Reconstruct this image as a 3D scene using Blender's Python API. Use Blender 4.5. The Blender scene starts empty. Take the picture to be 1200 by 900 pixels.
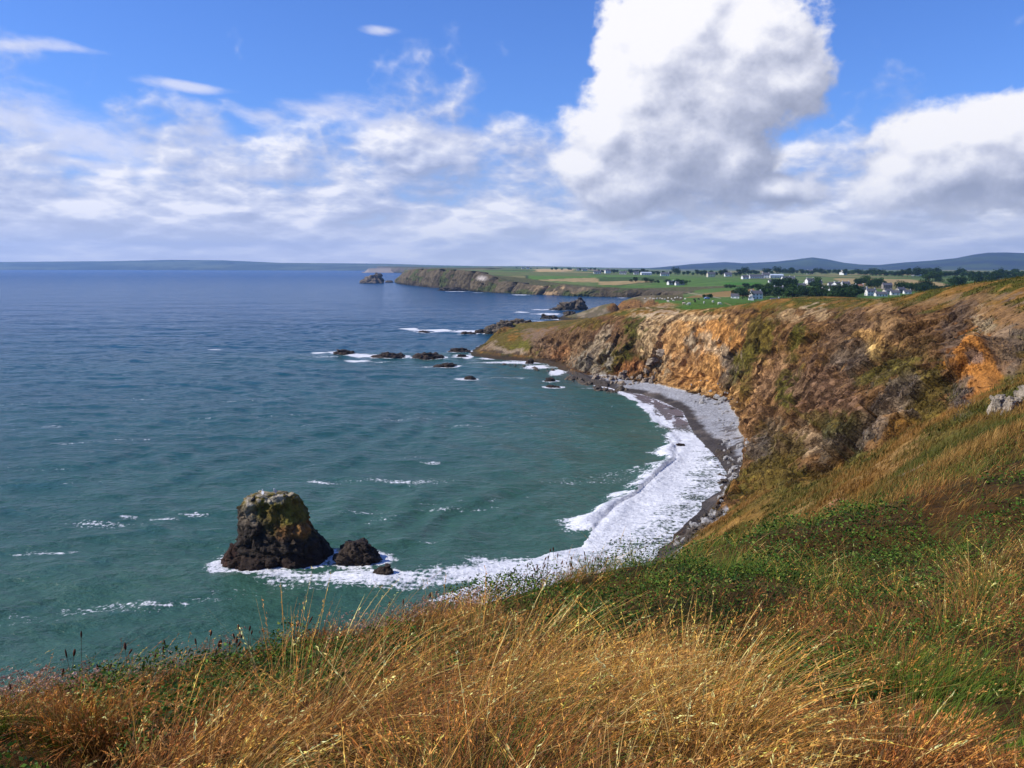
import bpy, math, random
import numpy as np
R = math.radians
random.seed(7)
rng = np.random.default_rng(11)
sc = bpy.context.scene
COL = sc.collection

# ------------------------------------------------------------------ camera
EYE = 42.0
FPX = 1000.0                      # focal length in pixels of a 1200 px wide frame
PITCH = R(7.8)
cam = bpy.data.cameras.new('camera'); camo = bpy.data.objects.new('camera', cam)
COL.objects.link(camo); sc.camera = camo
cam.sensor_width = 36.0; cam.lens = 36.0 * FPX / 1200.0
cam.clip_start = 0.05; cam.clip_end = 90000
camo.location = (0, 0, EYE); camo.rotation_euler = (math.pi / 2 - PITCH, 0, 0)

# ------------------------------------------------------------------ colour management
sc.view_settings.view_transform = 'Standard'
try: sc.view_settings.look = 'None'
except Exception: pass
sc.view_settings.exposure = 0.0; sc.view_settings.gamma = 1.0
sc.view_settings.use_curve_mapping = False
sc.cycles.use_denoising = True
sc.cycles.max_bounces = 5; sc.cycles.diffuse_bounces = 2; sc.cycles.glossy_bounces = 2
sc.cycles.transparent_max_bounces = 8; sc.cycles.volume_bounces = 1
sc.cycles.caustics_reflective = False; sc.cycles.caustics_refractive = False

# ------------------------------------------------------------------ node helper
class V:
    """a socket or number with arithmetic"""
    def __init__(s, nt, k): s.nt, s.k = nt, k
    def _m(s, op, *a, clamp=False):
        n = s.nt.nodes.new('ShaderNodeMath'); n.operation = op; n.use_clamp = clamp
        for i, q in enumerate((s,) + a): _put(s.nt, n.inputs[i], q)
        return V(s.nt, n.outputs[0])
    def __add__(s, o): return s._m('ADD', o)
    __radd__ = __add__
    def __mul__(s, o): return s._m('MULTIPLY', o)
    __rmul__ = __mul__
    def __sub__(s, o): return s._m('SUBTRACT', o)
    def __rsub__(s, o): return (s * -1.0) + o
    def __truediv__(s, o): return s._m('DIVIDE', o)
    def sq(s): return s._m('POWER', 2.0)
    def pw(s, p): return s._m('POWER', p)
    def mx(s, o): return s._m('MAXIMUM', o)
    def mn(s, o): return s._m('MINIMUM', o)
    def smx(s, o, k): return s._m('SMOOTH_MAX', o, k)
    def ab(s): return s._m('ABSOLUTE')
    def clamp(s): return s._m('ADD', 0.0, clamp=True)
    def step(s, a, b):
        n = s.nt.nodes.new('ShaderNodeMapRange'); n.interpolation_type = 'SMOOTHSTEP'
        _put(s.nt, n.inputs['Value'], s); _put(s.nt, n.inputs['From Min'], a); _put(s.nt, n.inputs['From Max'], b)
        return V(s.nt, n.outputs[0])
def _put(nt, sock, q):
    if isinstance(q, V): q = q.k
    if isinstance(q, bpy.types.NodeSocket): nt.links.new(q, sock)
    else:
        if sock.type == 'RGBA' and len(q) == 3: q = (*q, 1.0)
        sock.default_value = q
def cxyz(nt, x, y, z):
    n = nt.nodes.new('ShaderNodeCombineXYZ')
    for i, q in enumerate((x, y, z)): _put(nt, n.inputs[i], q)
    return n.outputs[0]
def sxyz(nt, v):
    n = nt.nodes.new('ShaderNodeSeparateXYZ'); _put(nt, n.inputs[0], v)
    return [V(nt, n.outputs[i]) for i in range(3)]
def tnoise(nt, vec, scale=1.0, detail=4.0, rough=0.5, dist=0.0, color=False):
    n = nt.nodes.new('ShaderNodeTexNoise'); n.noise_dimensions = '3D'
    if vec is not None: _put(nt, n.inputs['Vector'], vec)
    n.inputs['Scale'].default_value = scale; n.inputs['Detail'].default_value = detail
    n.inputs['Roughness'].default_value = rough; n.inputs['Distortion'].default_value = dist
    return n.outputs['Color'] if color else V(nt, n.outputs[0])
def tvor(nt, vec, scale=1.0, feature='F1', rnd=1.0, out='Distance'):
    n = nt.nodes.new('ShaderNodeTexVoronoi'); n.feature = feature
    if vec is not None: _put(nt, n.inputs['Vector'], vec)
    n.inputs['Scale'].default_value = scale; n.inputs['Randomness'].default_value = rnd
    return n.outputs[out] if out == 'Color' else V(nt, n.outputs[out])
def mixc(nt, f, a, b, mode='MIX'):
    n = nt.nodes.new('ShaderNodeMix'); n.data_type = 'RGBA'; n.blend_type = mode
    _put(nt, n.inputs[0], f); _put(nt, n.inputs[6], a); _put(nt, n.inputs[7], b)
    return n.outputs[2]
def ramp(nt, f, stops):
    n = nt.nodes.new('ShaderNodeValToRGB'); _put(nt, n.inputs[0], f); e = n.color_ramp.elements
    while len(e) < len(stops): e.new(0.5)
    for q, (p, c) in zip(e, stops): q.position = p; q.color = (*c, 1)
    return n.outputs[0]
def attr(nt, name, color=False):
    n = nt.nodes.new('ShaderNodeAttribute'); n.attribute_name = name
    return n.outputs['Color'] if color else V(nt, n.outputs['Fac'])
def mapping(nt, vec, scale=(1, 1, 1), rot=(0, 0, 0)):
    n = nt.nodes.new('ShaderNodeMapping'); _put(nt, n.inputs[0], vec)
    n.inputs['Scale'].default_value = scale; n.inputs['Rotation'].default_value = rot
    return n.outputs[0]
def objco(nt): return nt.nodes.new('ShaderNodeTexCoord').outputs['Object']
def geopos(nt): return nt.nodes.new('ShaderNodeNewGeometry').outputs['Position']
def bump(nt, h, strength=0.5, dist=0.1, normal=None):
    n = nt.nodes.new('ShaderNodeBump'); _put(nt, n.inputs['Height'], h)
    n.inputs['Strength'].default_value = strength; n.inputs['Distance'].default_value = dist
    if normal is not None: _put(nt, n.inputs['Normal'], normal)
    return n.outputs[0]
def new_mat(name, rough=0.9, spec=0.2):
    m = bpy.data.materials.new(name); m.use_nodes = True
    nt = m.node_tree; b = nt.nodes['Principled BSDF']
    b.inputs['Roughness'].default_value = rough
    b.inputs['Specular IOR Level'].default_value = spec
    return m, nt, b
MATS = {}
def plain(name, col, rough=0.85, var=0.25, scale=3.0, spec=0.15, bmp=0.0, bdist=0.05):
    """small procedural material: a base colour broken up by noise"""
    if name in MATS: return MATS[name]
    m, nt, b = new_mat(name, rough, spec)
    co = objco(nt); n = tnoise(nt, co, scale, 5, 0.6)
    f = n.step(0.3, 0.7)
    dark = tuple(c * (1 - var) for c in col); lite = tuple(min(1, c * (1 + var)) for c in col)
    _put(nt, b.inputs['Base Color'], mixc(nt, f, dark, lite))
    if bmp: _put(nt, b.inputs['Normal'], bump(nt, n, bmp, bdist))
    MATS[name] = m
    return m

# ------------------------------------------------------------------ pixel <-> world helpers (to lay the place out)
cp, sp = math.cos(PITCH), math.sin(PITCH)
def ray(px, py):
    dx, dv = (px - 600) / FPX, (450 - py) / FPX
    return np.array([dx, cp + dv * sp, -sp + dv * cp])
def W(px, py, y=None, z=None):
    d = ray(px, py)
    t = (y / d[1]) if y is not None else (z - EYE) / d[2]
    return (d[0] * t, d[1] * t, EYE + d[2] * t)
def proj(x, y, z):
    zc = y * cp - (z - EYE) * sp
    zc = np.maximum(zc, 1e-3)
    u = y * sp + (z - EYE) * cp
    return 600 + FPX * x / zc, 450 - FPX * u / zc

# ------------------------------------------------------------------ sun + sky
SUN_AZ, SUN_EL = R(-95), R(42)          # azimuth from +Y towards +X (sun to the left, a little behind)
SD = (math.sin(SUN_AZ) * math.cos(SUN_EL), math.cos(SUN_AZ) * math.cos(SUN_EL), math.sin(SUN_EL))
sun = bpy.data.lights.new('sun', 'SUN'); suno = bpy.data.objects.new('sun', sun); COL.objects.link(suno)
sun.energy = 5.0; sun.angle = R(0.5); sun.color = (1.0, 0.94, 0.84)
from mathutils import Vector
suno.rotation_euler = Vector(SD).to_track_quat('Z', 'Y').to_euler()

world = bpy.data.worlds.new('World'); sc.world = world; world.use_nodes = True
wt = world.node_tree; bg = wt.nodes['Background']; bg.inputs[1].default_value = 0.09
def build_sky():
    nt = wt
    sky = nt.nodes.new('ShaderNodeTexSky'); sky.sky_type = 'NISHITA'; sky.sun_disc = False
    sky.sun_elevation = SUN_EL; sky.sun_rotation = SUN_AZ
    sky.air_density = 1.0; sky.dust_density = 0.3; sky.ozone_density = 2.0; sky.altitude = 40
    d = nt.nodes.new('ShaderNodeTexCoord').outputs['Generated']
    x, y, z = sxyz(nt, d)
    K = 1 / 100.0
    # sky angles in degrees; blobs below use the same angles
    az = x._m('ARCTAN2', y) * (180 / math.pi)
    el = z._m('ARCSINE') * (180 / math.pi)
    def ang(px, py):
        r = ray(px, py); r = r / np.linalg.norm(r)
        return math.degrees(math.atan2(r[0], r[1])), math.degrees(math.asin(r[2]))
    deg = 0.055
    big = [(772,50,62,62),(812,22,64,56),(742,105,52,58),(890,48,62,62),(925,90,42,40),(840,100,105,85),(716,160,50,46),(790,175,112,85),(850,195,60,66),
           (690,200,44,30),(750,222,100,46),(1095,165,66,40),(1170,160,72,48),(1058,192,46,34),(1130,205,130,45),(1240,180,90,60),
           (900,225,60,24)]
    left = [(20,140,105,34),(120,162,80,24),(240,158,44,24),(390,132,62,15),(450,146,55,10),(330,145,40,14),(25,62,64,7),(232,108,62,8),(465,48,26,8),
            (90,192,110,12),(300,200,100,14),(530,160,50,12)]
    def field(bl, a, e):
        F = None
        for (px, py, rx, ry) in bl:
            ca, ce = ang(px, py)
            q = 1.0 - (((a - ca) / (rx * deg)).sq() + ((e - ce) / (ry * deg)).sq())._m('SQRT')
            F = q if F is None else F.smx(q, 0.22)
        return F
    # detail coordinate on the sphere, slightly squashed so that bases read flat; billow = rounded puffs
    def puff(v, sc_):
        n = tnoise(nt, v, sc_, 1, 0.5); n2 = tnoise(nt, v, sc_ * 2.3, 1, .5); n3 = tnoise(nt, v, sc_ * 5.1, 1, .5); n4 = tnoise(nt, v, sc_ * 11.0, 2, .5)
        f = lambda q: 1.0 - (q - 0.5).ab() * 4.0
        return f(n) * 0.5 + f(n2) * 0.27 + f(n3) * 0.15 + f(n4) * 0.08
    def dens(da, de):
        a = az + da; e = el + de
        p = cxyz(nt, a * 0.1, e * 0.12, 3.1)
        warp = tnoise(nt, p, 1.4, 2, 0.5, color=True)
        wx, wy, _ = sxyz(nt, warp)
        a2 = a + (wx - 0.5) * 4.0; e2 = e + (wy - 0.5) * 3.0
        F = field(big, a2, e2)
        pu = puff(p, 2.0)
        n = tnoise(nt, p, 3.0, 7, 0.6)
        return F + (pu - 0.35) * 0.55 + (n - 0.5) * 0.9
    D0 = dens(0, 0); D1 = dens(-0.7, 0.8); D2 = dens(-2.6, 3.2)
    hgt = el.step(5.5, 15.0)
    cov = (D0 - (1.0 - hgt) * 0.12).step(-0.06, hgt * -0.20 + 0.42)
    lit = (0.36 + hgt * 0.26 + (D0 - D1) * 0.62 + (D0 - D2) * 0.40).clamp()
    ccol = ramp(nt, lit, [(0.0, (4.0, 4.3, 5.6)), (0.3, (5.4, 5.7, 7.1)), (0.55, (7.6, 7.8, 9.1)), (0.8, (10.2, 10.2, 10.9)), (1.0, (11.6, 11.4, 11.6))])
    # broken low layer seen in perspective towards the horizon
    ee = el.mx(-0.9) + 3.0
    def lowc(da, de):
        e2 = el.mx(-0.9) + (3.0 + de)
        return cxyz(nt, (az + da) * 0.098, e2._m('LOGARITHM', 2.718) * 1.9, 4.0)
    def low(v): return tnoise(nt, v, 1.3, 2, 0.5) * 0.70 + puff(v, 1.7) * 0.26 + tnoise(nt, v, 4.0, 6, .5) * 0.22 - 0.05
    L0, L1, L2 = low(lowc(0, 0)), low(lowc(-0.35, 0.45)), low(lowc(-1.2, 1.6))
    thr = el.step(6.5, 12.5) * 0.24 + el.step(3.0, 6.0) * 0.03 + 0.43 - (1.0 - el.step(1.0, 6.0)) * 0.10
    thr = thr + az.step(-2, 10) * el.step(7.0, 9.0) * 0.06
    lcov = (L0 - thr).step(-0.07, 0.17) * 0.95
    llit = (0.45 + (L0 - L1) * 2.6 + (L0 - L2) * 1.9).clamp()
    lcol = ramp(nt, llit, [(0.0, (4.5, 5.1, 7.2)), (0.35, (6.3, 6.8, 8.9)), (0.65, (8.4, 8.7, 10.2)), (0.85, (10.4, 10.4, 11.2)), (1.0, (11.8, 11.6, 12.0))])
    # thin veils and streaks on the left
    se = el * 0.97 + az * 0.16
    pv = cxyz(nt, az * 0.06, se * 0.20, 7.0)
    vn_ = tnoise(nt, pv, 2.6, 8, 0.6)
    wl = tnoise(nt, pv, 1.2, 2, 0.5, color=True); l1, l2, _ = sxyz(nt, wl)
    FL = field(left, az + (l1 - 0.5) * 6, se - az * 0.16 + (l2 - 0.5) * 3)
    vp = puff(cxyz(nt, az * 0.1, el * 0.16, 9.0), 2.6)
    vcov = (FL + (vn_ - 0.5) * 1.8 + (vp - .4) * .3).step(-0.05, 1.0) * 0.75
    vlit = (vn_ + (vp - 0.4) * 0.35).step(0.32, 0.72)
    vcol = mixc(nt, vlit, (5.6, 6.5, 9.6), (9.4, 9.5, 11.0))
    # horizon haze and the blue of the clear sky
    skyc = mixc(nt, 1.0, sky.outputs[0], (0.66, 1.02, 1.85), 'MULTIPLY')
    hz = 1.0 - el.step(-1.0, 10.0)
    base = mixc(nt, hz * 0.7, skyc, (5.8, 7.0, 10.4))
    c = mixc(nt, vcov, base, vcol)
    c = mixc(nt, lcov, c, lcol)
    c = mixc(nt, cov, c, ccol)
    c = mixc(nt, (1.0 - el.step(0.0, 5.0)) * 0.6, c, (11.2, 11.0, 11.2))
    c = mixc(nt, el.step(-1.5, -0.3), (1.2, 1.5, 1.8), c)
    _put(nt, bg.inputs[0], c)
build_sky()
world.cycles.sampling_method = 'MANUAL'; world.cycles.sample_map_resolution = 1024

# ------------------------------------------------------------------ mesh / object helpers
def tag(o, label=None, cat=None, group=None, kind=None):
    if label: o['label'] = label
    if cat: o['category'] = cat
    if group: o['group'] = group
    if kind: o['kind'] = kind
    return o
def np_mesh(name, verts, faces, smooth=True):
    """faces: (n,4) or (n,3) array"""
    verts = np.asarray(verts, np.float32); faces = np.asarray(faces, np.int32)
    me = bpy.data.meshes.new(name); k = faces.shape[1]
    me.vertices.add(len(verts)); me.vertices.foreach_set('co', verts.ravel())
    me.loops.add(faces.size); me.loops.foreach_set('vertex_index', faces.ravel())
    me.polygons.add(len(faces))
    me.polygons.foreach_set('loop_start', np.arange(0, faces.size, k, dtype=np.int32))
    me.polygons.foreach_set('use_smooth', np.full(len(faces), smooth, dtype=bool))
    me.update(calc_edges=True)
    return me
def set_col(me, name, rgb):
    a = me.color_attributes.new(name, 'FLOAT_COLOR', 'POINT')
    c = np.ones((len(rgb), 4), np.float32); c[:, :3] = rgb
    a.data.foreach_set('color', c.ravel())
def set_f(me, name, v):
    a = me.attributes.new(name, 'FLOAT', 'POINT'); a.data.foreach_set('value', np.asarray(v, np.float32).ravel())
def link(name, me, mat=None, parent=None, loc=None):
    o = bpy.data.objects.new(name, me); COL.objects.link(o)
    if mat is not None:
        for m in (mat if isinstance(mat, (list, tuple)) else [mat]): me.materials.append(m)
    if parent is not None: o.parent = parent
    if loc is not None: o.location = loc
    return o
def empty(name, loc=(0, 0, 0), rz=0.0):
    o = bpy.data.objects.new(name, None); COL.objects.link(o); o.location = loc; o.rotation_euler = (0, 0, rz)
    return o
def copy_tree(o, parent=None):
    c = o.copy(); COL.objects.link(c)
    if parent is not None: c.parent = parent
    for ch in list(KIDS.get(o.name, [])):
        cc = copy_tree(ch, c); KIDS.setdefault(c.name, []).append(cc)
    return c
KIDS = {}
def part(name, me, mat, parent, loc=None):
    o = link(name, me, mat, parent, loc); KIDS.setdefault(parent.name, []).append(o); return o

# ------------------------------------------------------------------ numpy noise
def _hash(ix, iy, iz, seed):
    h = (ix.astype(np.int64) * 374761393 + iy.astype(np.int64) * 668265263 + iz.astype(np.int64) * 2147483647 % 4294967291 + seed * 1274126177) & 0xFFFFFFFF
    h = ((h ^ (h >> 13)) * 1274126177) & 0xFFFFFFFF
    h = ((h ^ (h >> 15)) * 2246822519) & 0xFFFFFFFF
    h = h ^ (h >> 16)
    return (h & 0xFFFF).astype(np.float32) / 65535.0
def vn(x, y, z=None, seed=0):
    """value noise, 0..1"""
    x = np.asarray(x, np.float64); y = np.asarray(y, np.float64)
    ix = np.floor(x).astype(np.int64); iy = np.floor(y).astype(np.int64)
    fx = (x - ix).astype(np.float32); fy = (y - iy).astype(np.float32)
    fx = fx * fx * (3 - 2 * fx); fy = fy * fy * (3 - 2 * fy)
    if z is None:
        zz = np.zeros_like(ix)
        a = _hash(ix, iy, zz, seed); b = _hash(ix + 1, iy, zz, seed); c = _hash(ix, iy + 1, zz, seed); d = _hash(ix + 1, iy + 1, zz, seed)
        return (a + (b - a) * fx) * (1 - fy) + (c + (d - c) * fx) * fy
    z = np.asarray(z, np.float64); iz = np.floor(z).astype(np.int64); fz = (z - iz).astype(np.float32); fz = fz * fz * (3 - 2 * fz)
    r = []
    for k in (0, 1):
        a = _hash(ix, iy, iz + k, seed); b = _hash(ix + 1, iy, iz + k, seed); c = _hash(ix, iy + 1, iz + k, seed); d = _hash(ix + 1, iy + 1, iz + k, seed)
        r.append((a + (b - a) * fx) * (1 - fy) + (c + (d - c) * fx) * fy)
    return r[0] * (1 - fz) + r[1] * fz
def fbm(x, y, z=None, oct=5, gain=0.5, seed=0, ridged=False):
    s = 0; amp = 1.0; tot = 0
    for o in range(oct):
        f = 2.03 ** o
        n = vn(x * f + o * 17.3, y * f + o * 5.7, None if z is None else z * f + o * 9.1, seed + o)
        if ridged: n = 1 - np.abs(2 * n - 1)
        s = s + amp * n; tot += amp; amp *= gain
    return s / tot
def facets(x, y, z, seed=0):
    """broken rock: every cell of a jittered lattice is its own tilted plane; returns relief (-1..1) and closeness to a joint (0..1)"""
    x = np.asarray(x, np.float64); y = np.asarray(y, np.float64); z = np.asarray(z, np.float64)
    ix, iy, iz = (np.floor(q).astype(np.int64) for q in (x, y, z)); b1 = np.full(x.shape, 9.0); b2 = b1.copy(); h = np.zeros(x.shape)
    for i in (-1, 0, 1):
        for j in (-1, 0, 1):
            for k in (-1, 0, 1):
                cx, cy, cz = ix + i, iy + j, iz + k
                r1 = _hash(cx, cy, cz, seed); r2 = _hash(cx, cy, cz, seed + 1); r3 = _hash(cx, cy, cz, seed + 2)
                dx = x - cx - r1; dy = y - cy - r2; dz = z - cz - r3; d = dx * dx + dy * dy + dz * dz
                v = (r3 * 7.3 % 1 - .5) * dx * 2 + (r1 * 5.7 % 1 - .5) * dy * 2 + (r2 * 9.1 % 1 - .5) * dz * 2 + (r1 * 3.3 % 1 - .5) * 1.1
                n = d < b1; b2 = np.where(n, b1, np.minimum(b2, d)); h = np.where(n, v, h); b1 = np.where(n, d, b1)
    return np.clip(h, -1, 1), np.clip(1 - (np.sqrt(b2) - np.sqrt(b1)) / .22, 0, 1)
def sstep(a, b, x):
    t = np.clip((x - a) / (b - a), 0, 1); return t * t * (3 - 2 * t)
def dist_poly(P, X, Y, closed=False):
    """distance from points to polyline P (n,2) and the arc parameter of the nearest point"""
    P = np.asarray(P, float)[:, :2]; best = np.full(X.shape, 1e9); par = np.zeros(X.shape)
    n = len(P) if closed else len(P) - 1; L = 0
    for i in range(n):
        a = P[i]; b = P[(i + 1) % len(P)]; ab = b - a; l = math.hypot(*ab)
        t = np.clip(((X - a[0]) * ab[0] + (Y - a[1]) * ab[1]) / (l * l + 1e-9), 0, 1)
        dd = np.hypot(X - a[0] - t * ab[0], Y - a[1] - t * ab[1]); m = dd < best
        best[m] = dd[m]; par[m] = (L + t * l)[m]; L += l
    return best, par
def in_poly(P, X, Y):
    P = np.asarray(P, float); r = np.zeros(X.shape, bool); n = len(P)
    for i in range(n):
        x1, y1 = P[i][:2]; x2, y2 = P[(i + 1) % n][:2]
        if y1 == y2: continue
        c = ((y1 > Y) != (y2 > Y)) & (X < (x2 - x1) * (Y - y1) / (y2 - y1) + x1)
        r ^= c
    return r
def resample(P, n):
    P = np.asarray(P, float); s = np.r_[0, np.cumsum(np.linalg.norm(np.diff(P, axis=0), axis=1))]
    t = np.linspace(0, s[-1], n)
    return np.stack([np.interp(t, s, P[:, k]) for k in range(P.shape[1])], 1)
def densify(P, step):
    P = np.asarray(P, float); L = np.sum(np.linalg.norm(np.diff(P, axis=0), axis=1))
    return resample(P, max(2, int(L / step)))
# ================================================================== TERRAIN
def WL(L, z=0.0): return [W(px, py, z=z) for px, py in L]
# waterline, from the shore under the camera's hill round the bay, the headland, the cove and on to the far bay
coast_hidden = [(-400, 10, 0), (-200, 25, 0), (-110, 38, 0), (-60, 52, 0), (-25, 72, 0), (-2, 92, 0), (13, 108, 0)]
coast_bay = WL([(795,636),(822,609),(822,589),(850,573),(852,555),(842,540),(828,524),(813,509),(806,495),(800,482),(775,470),
                (752,462),(729,459),(712,454),(690,450),(672,440),(661,433),(640,426),(615,423),(590,422),(567,419),(552,415)])
coast_head = WL([(558,408),(571,401),(583,396),(590,392.5),(580,391),(571,390)])
coast_back = [(-6, 566, 0), (18, 575, 0), (55, 580, 0), (92, 600, 0), (104, 640, 0), (92, 690, 0)] + WL([(706,371),(690,369)]) + \
             [(76, 775, 0), (104, 860, 0), (160, 1010, 0), (185, 1140, 0)]
coast_far = WL([(745,348.6),(728,348.4),(712,348),(690,347.6),(668,346.9),(650,346.2),(628,345.4),(610,344.7),(598,344.1),(590,343.6),(578,343.0),(566,342.2),
                (553,341.2),(545,340.6),(534,339.8),(520,338.5),(510,337.5),(503,336.7),(494,335.7),(484,334.7),(474,333.5),(465,332)])
coast_end = [(-420, 3300, 0), (-300, 4600, 0), (-900, 6500, 0), (-1500, 9500, 0)]
COAST = np.array(coast_hidden + coast_bay + coast_head + coast_back + coast_far + coast_end)
LANDPOLY = np.vstack([COAST[:, :2], [(-1500, 30000), (30000, 30000), (30000, -3000), (-400, -3000)]])
BEACH = np.array(coast_bay[:14])
base_px = [(836,606,1.6),(853,580,2.0),(872,560,2.2),(883,545,2.5),(879,520,2.5),(874,502,2.5),(880,484,2.5),(866,469,2.5),(829,461,2.4),(789,453,2.4),
           (760,446.5,2.2),(735,446,1.8),(706,447,1.2),(684,441,1.0)]
BASE = np.array([W(a, b, z=c) for a, b, c in base_px])
TOP = np.array([W(*q) for q in [(577,401,412),(590,393,424),(608,387,436),(630,384,424),(655,381,412),(672,381,385),(700,378,352),(730,371.5,335),(745,369,335),
      (770,368,322),(800,369,306),(830,369.5,291),(858,370,277),(882,367.5,268),(905,367,258),(935,365,246),(962,360,228),(1000,354,212),(1030,351,192),
      (1062,349,172),(1095,347,152),(1130,346,134),(1165,348,118),(1200,352,106)]])
TOP[11:, 2] -= 1.3; TOP[5:11, 2] -= .5
ctrl = []
ctrl += [tuple(p) for p in densify(COAST[:75], 14.0)]
nc = densify(COAST[3:40], 14.0)
tn = np.gradient(nc[:, :2], axis=0); tn /= np.linalg.norm(tn, axis=1)[:, None] + 1e-9
sea_n = np.stack([-tn[:, 1], tn[:, 0]], 1)           # left of travel = seaward
for off, zz in ((14, -1.3), (40, -4.0)):
    q = nc[:, :2] + sea_n * off
    ok = ~in_poly(LANDPOLY, q[:, 0], q[:, 1]); dd, _ = dist_poly(COAST, q[:, 0], q[:, 1]); ok &= dd > off * 0.8
    ctrl += [(a, b, zz) for (a, b), k in zip(q, ok) if k]
ctrl += [tuple(p) for p in densify(BASE, 9.0)] + [tuple(p) for p in densify(TOP, 9.0)]
# hill the photograph was taken from: crest just ahead, then a fall to the shore
ctrl += [(0, 0, 40.35), (3, 1, 40.5), (-4, 1, 40.2), (0, -6, 41), (-20, -10, 40.5), (15, -8, 41.4), (40, -10, 42.5), (-60, -20, 41), (70, -30, 43), (120, -10, 43), (0, -40, 42), (200, -60, 42), (-200, -80, 40)]
ctrl += [W(*q) for q in [(600,905,3.0),(250,905,3.0),(1000,905,3.1),(1250,900,3.2),(-200,900,3.0),
      (-300,900,5.6),(-150,880,6.0),(0,840,6.6),(150,805,7.6),(300,775,8.6),(430,742,9.6),(540,722,10.8),(650,694,12.6),(740,676,14.5),(830,640,17.5),(900,628,20.0),(1000,606,23.0),(1100,570,25.0),(1200,510,26.0),(1300,470,28.0),
      (300,830,6.2),(560,790,6.8),(800,760,8.0),(1050,720,9.0),(1250,640,12.0),(700,720,10.0),(950,665,14.5),(1120,640,15.0)]]
ctrl += [(-14, 6.5, 37.4), (-30, 8, 35.5), (-60, 4, 34), (-100, -5, 32), (-8, 14, 32.5), (0, 19, 31.5), (4, 24, 31), (8, 30, 30), (-20, 20, 26), (-40, 24, 18), (-5, 45, 13), (-25, 45, 7), (8, 60, 13), (5, 80, 4), (18, 60, 17), (14, 80, 9), (20, 100, 4.5), (-60, 35, 8), (-100, 25, 8)]
ctrl += [W(*q) for q in [(860,604,112),(850,606,122),(900,606,90),(935,612,70),(950,604,64),(900,640,40),(830,660,38),(985,604,48),(1000,592,52),(1040,578,48),(1100,556,46),(1150,528,46),(1195,492,50),(1230,480,52),(1165,470,64),(1198,455,66),(1240,440,70),
      (900,574,122),(960,566,100),(1040,522,87),(1100,487,79),(1150,462,80),(1200,440,82),
      (1150,400,94),(1190,390,92),(1100,425,102),(1050,440,118),(1050,385,143),(1100,380,132),(1000,470,126),(1000,420,158),(950,500,150),(950,440,178),(950,395,212),(900,520,178),(900,470,208),(900,420,233),(890,385,256),
      (1170,333,134),(1200,334,128),(1140,338,150),(1100,341,172),(1050,349.5,196),(1000,352,228),(960,357,246)]]
ctrl += [(125, 170, 36.5), (150, 140, 37.5), (180, 180, 34), (120, 100, 42), (90, 60, 42), (60, 30, 41.5), (160, 60, 42), (220, 120, 40), (110, 230, 29.5), (160, 260, 28), (240, 240, 30), (60, 48, 37), (95, 85, 41.8)]
ctrl += [W(*q) for q in [(800,366.5,330),(850,366.5,318),(900,364.5,300),(760,362,395),(740,367,380),(900,358,420),(840,357,430),(780,354.5,500),(860,351.5,520),(925,357.5,450),(960,356,400),(1000,354,320)]]
ctrl += [(160, 590, 16), (200, 560, 14.5), (215, 510, 17), (250, 560, 14), (260, 480, 17), (300, 520, 16), (300, 620, 14.5), (185, 640, 14.5), (330, 420, 22)]
ctrl += [W(*q) for q in [(600,384,450),(640,378.5,500),(680,377,470),(600,379.5,545),(640,377,556),(680,376,556),(700,376,480),(720,375,440),(715,375.5,540),(740,370,470)]]
ctrl += [(112, 560, 14), (125, 620, 17), (115, 690, 15)] + [W(*q) for q in [(722,356,700),(742,351,712),(760,351,680),(730,353,735),(770,349,760),(708,366,722),(735,358,660),(750,356,620),(715,361,710),(728,356,718)]]
def zfar(D, X=0):
    return np.interp(D, [560, 700, 900, 1300, 2000, 3000, 4500, 9000, 14000], [21, 15, 15.5, 19.5, 26, 32, 36, 42, 60])
ctrl += [(230, 900, 13), (220, 1010, 7), (250, 1140, 12), (330, 1200, 17)]
for D in (700, 860, 1050, 1300, 1700):
    for t in (0.30, 0.42, 0.56, 0.72, 0.9):
        ctrl.append((t * D, D, float(zfar(D)) + rng.uniform(-1, 1)))
seapts = [(x, y, -6) for x, y in [(-60,110),(-80,180),(-20,170),(0,240),(-70,260),(-60,340),(0,330),(-90,430),(-80,520),(-60,600),(0,660),(20,760),(-20,900),(60,1050),(-150,150),(-200,300),(-200,500),(-120,800)]]
ctrl += seapts
C3 = np.array(ctrl, float)
# drop near-duplicates
keep = []
for i, p in enumerate(C3):
    if all(np.hypot(*(p[:2] - C3[j][:2])) > 1.2 for j in keep): keep.append(i)
C3 = C3[keep]
def _fit(Cp):
    n = len(Cp); d = np.hypot(Cp[:, None, 0] - Cp[None, :, 0], Cp[:, None, 1] - Cp[None, :, 1])
    A = np.zeros((n + 3, n + 3)); A[:n, :n] = -np.sqrt(d * d + 4.0); A[:n, n] = 1; A[:n, n + 1] = Cp[:, 0] / 1000; A[:n, n + 2] = Cp[:, 1] / 1000; A[n:, :n] = A[:n, n:].T
    return np.linalg.solve(A, np.r_[Cp[:, 2], 0, 0, 0])
WT = _fit(C3)
def zrbf(X, Y):
    sh = X.shape; x = X.ravel().astype(np.float32); y = Y.ravel().astype(np.float32); out = np.empty(x.size, np.float32)
    w = WT.astype(np.float32); cx, cy = C3[:, 0].astype(np.float32), C3[:, 1].astype(np.float32)
    for i in range(0, x.size, 20000):
        s = slice(i, i + 20000)
        d = np.sqrt((x[s, None] - cx) ** 2 + (y[s, None] - cy) ** 2 + 4.0)
        out[s] = -(d @ w[:-3]) + w[-3] + w[-2] * x[s] / 1000 + w[-1] * y[s] / 1000
    return out.reshape(sh)
BPOLY = np.vstack([np.array(coast_bay[1:14])[:, :2], BASE[::-1][1:, :2]])
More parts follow.
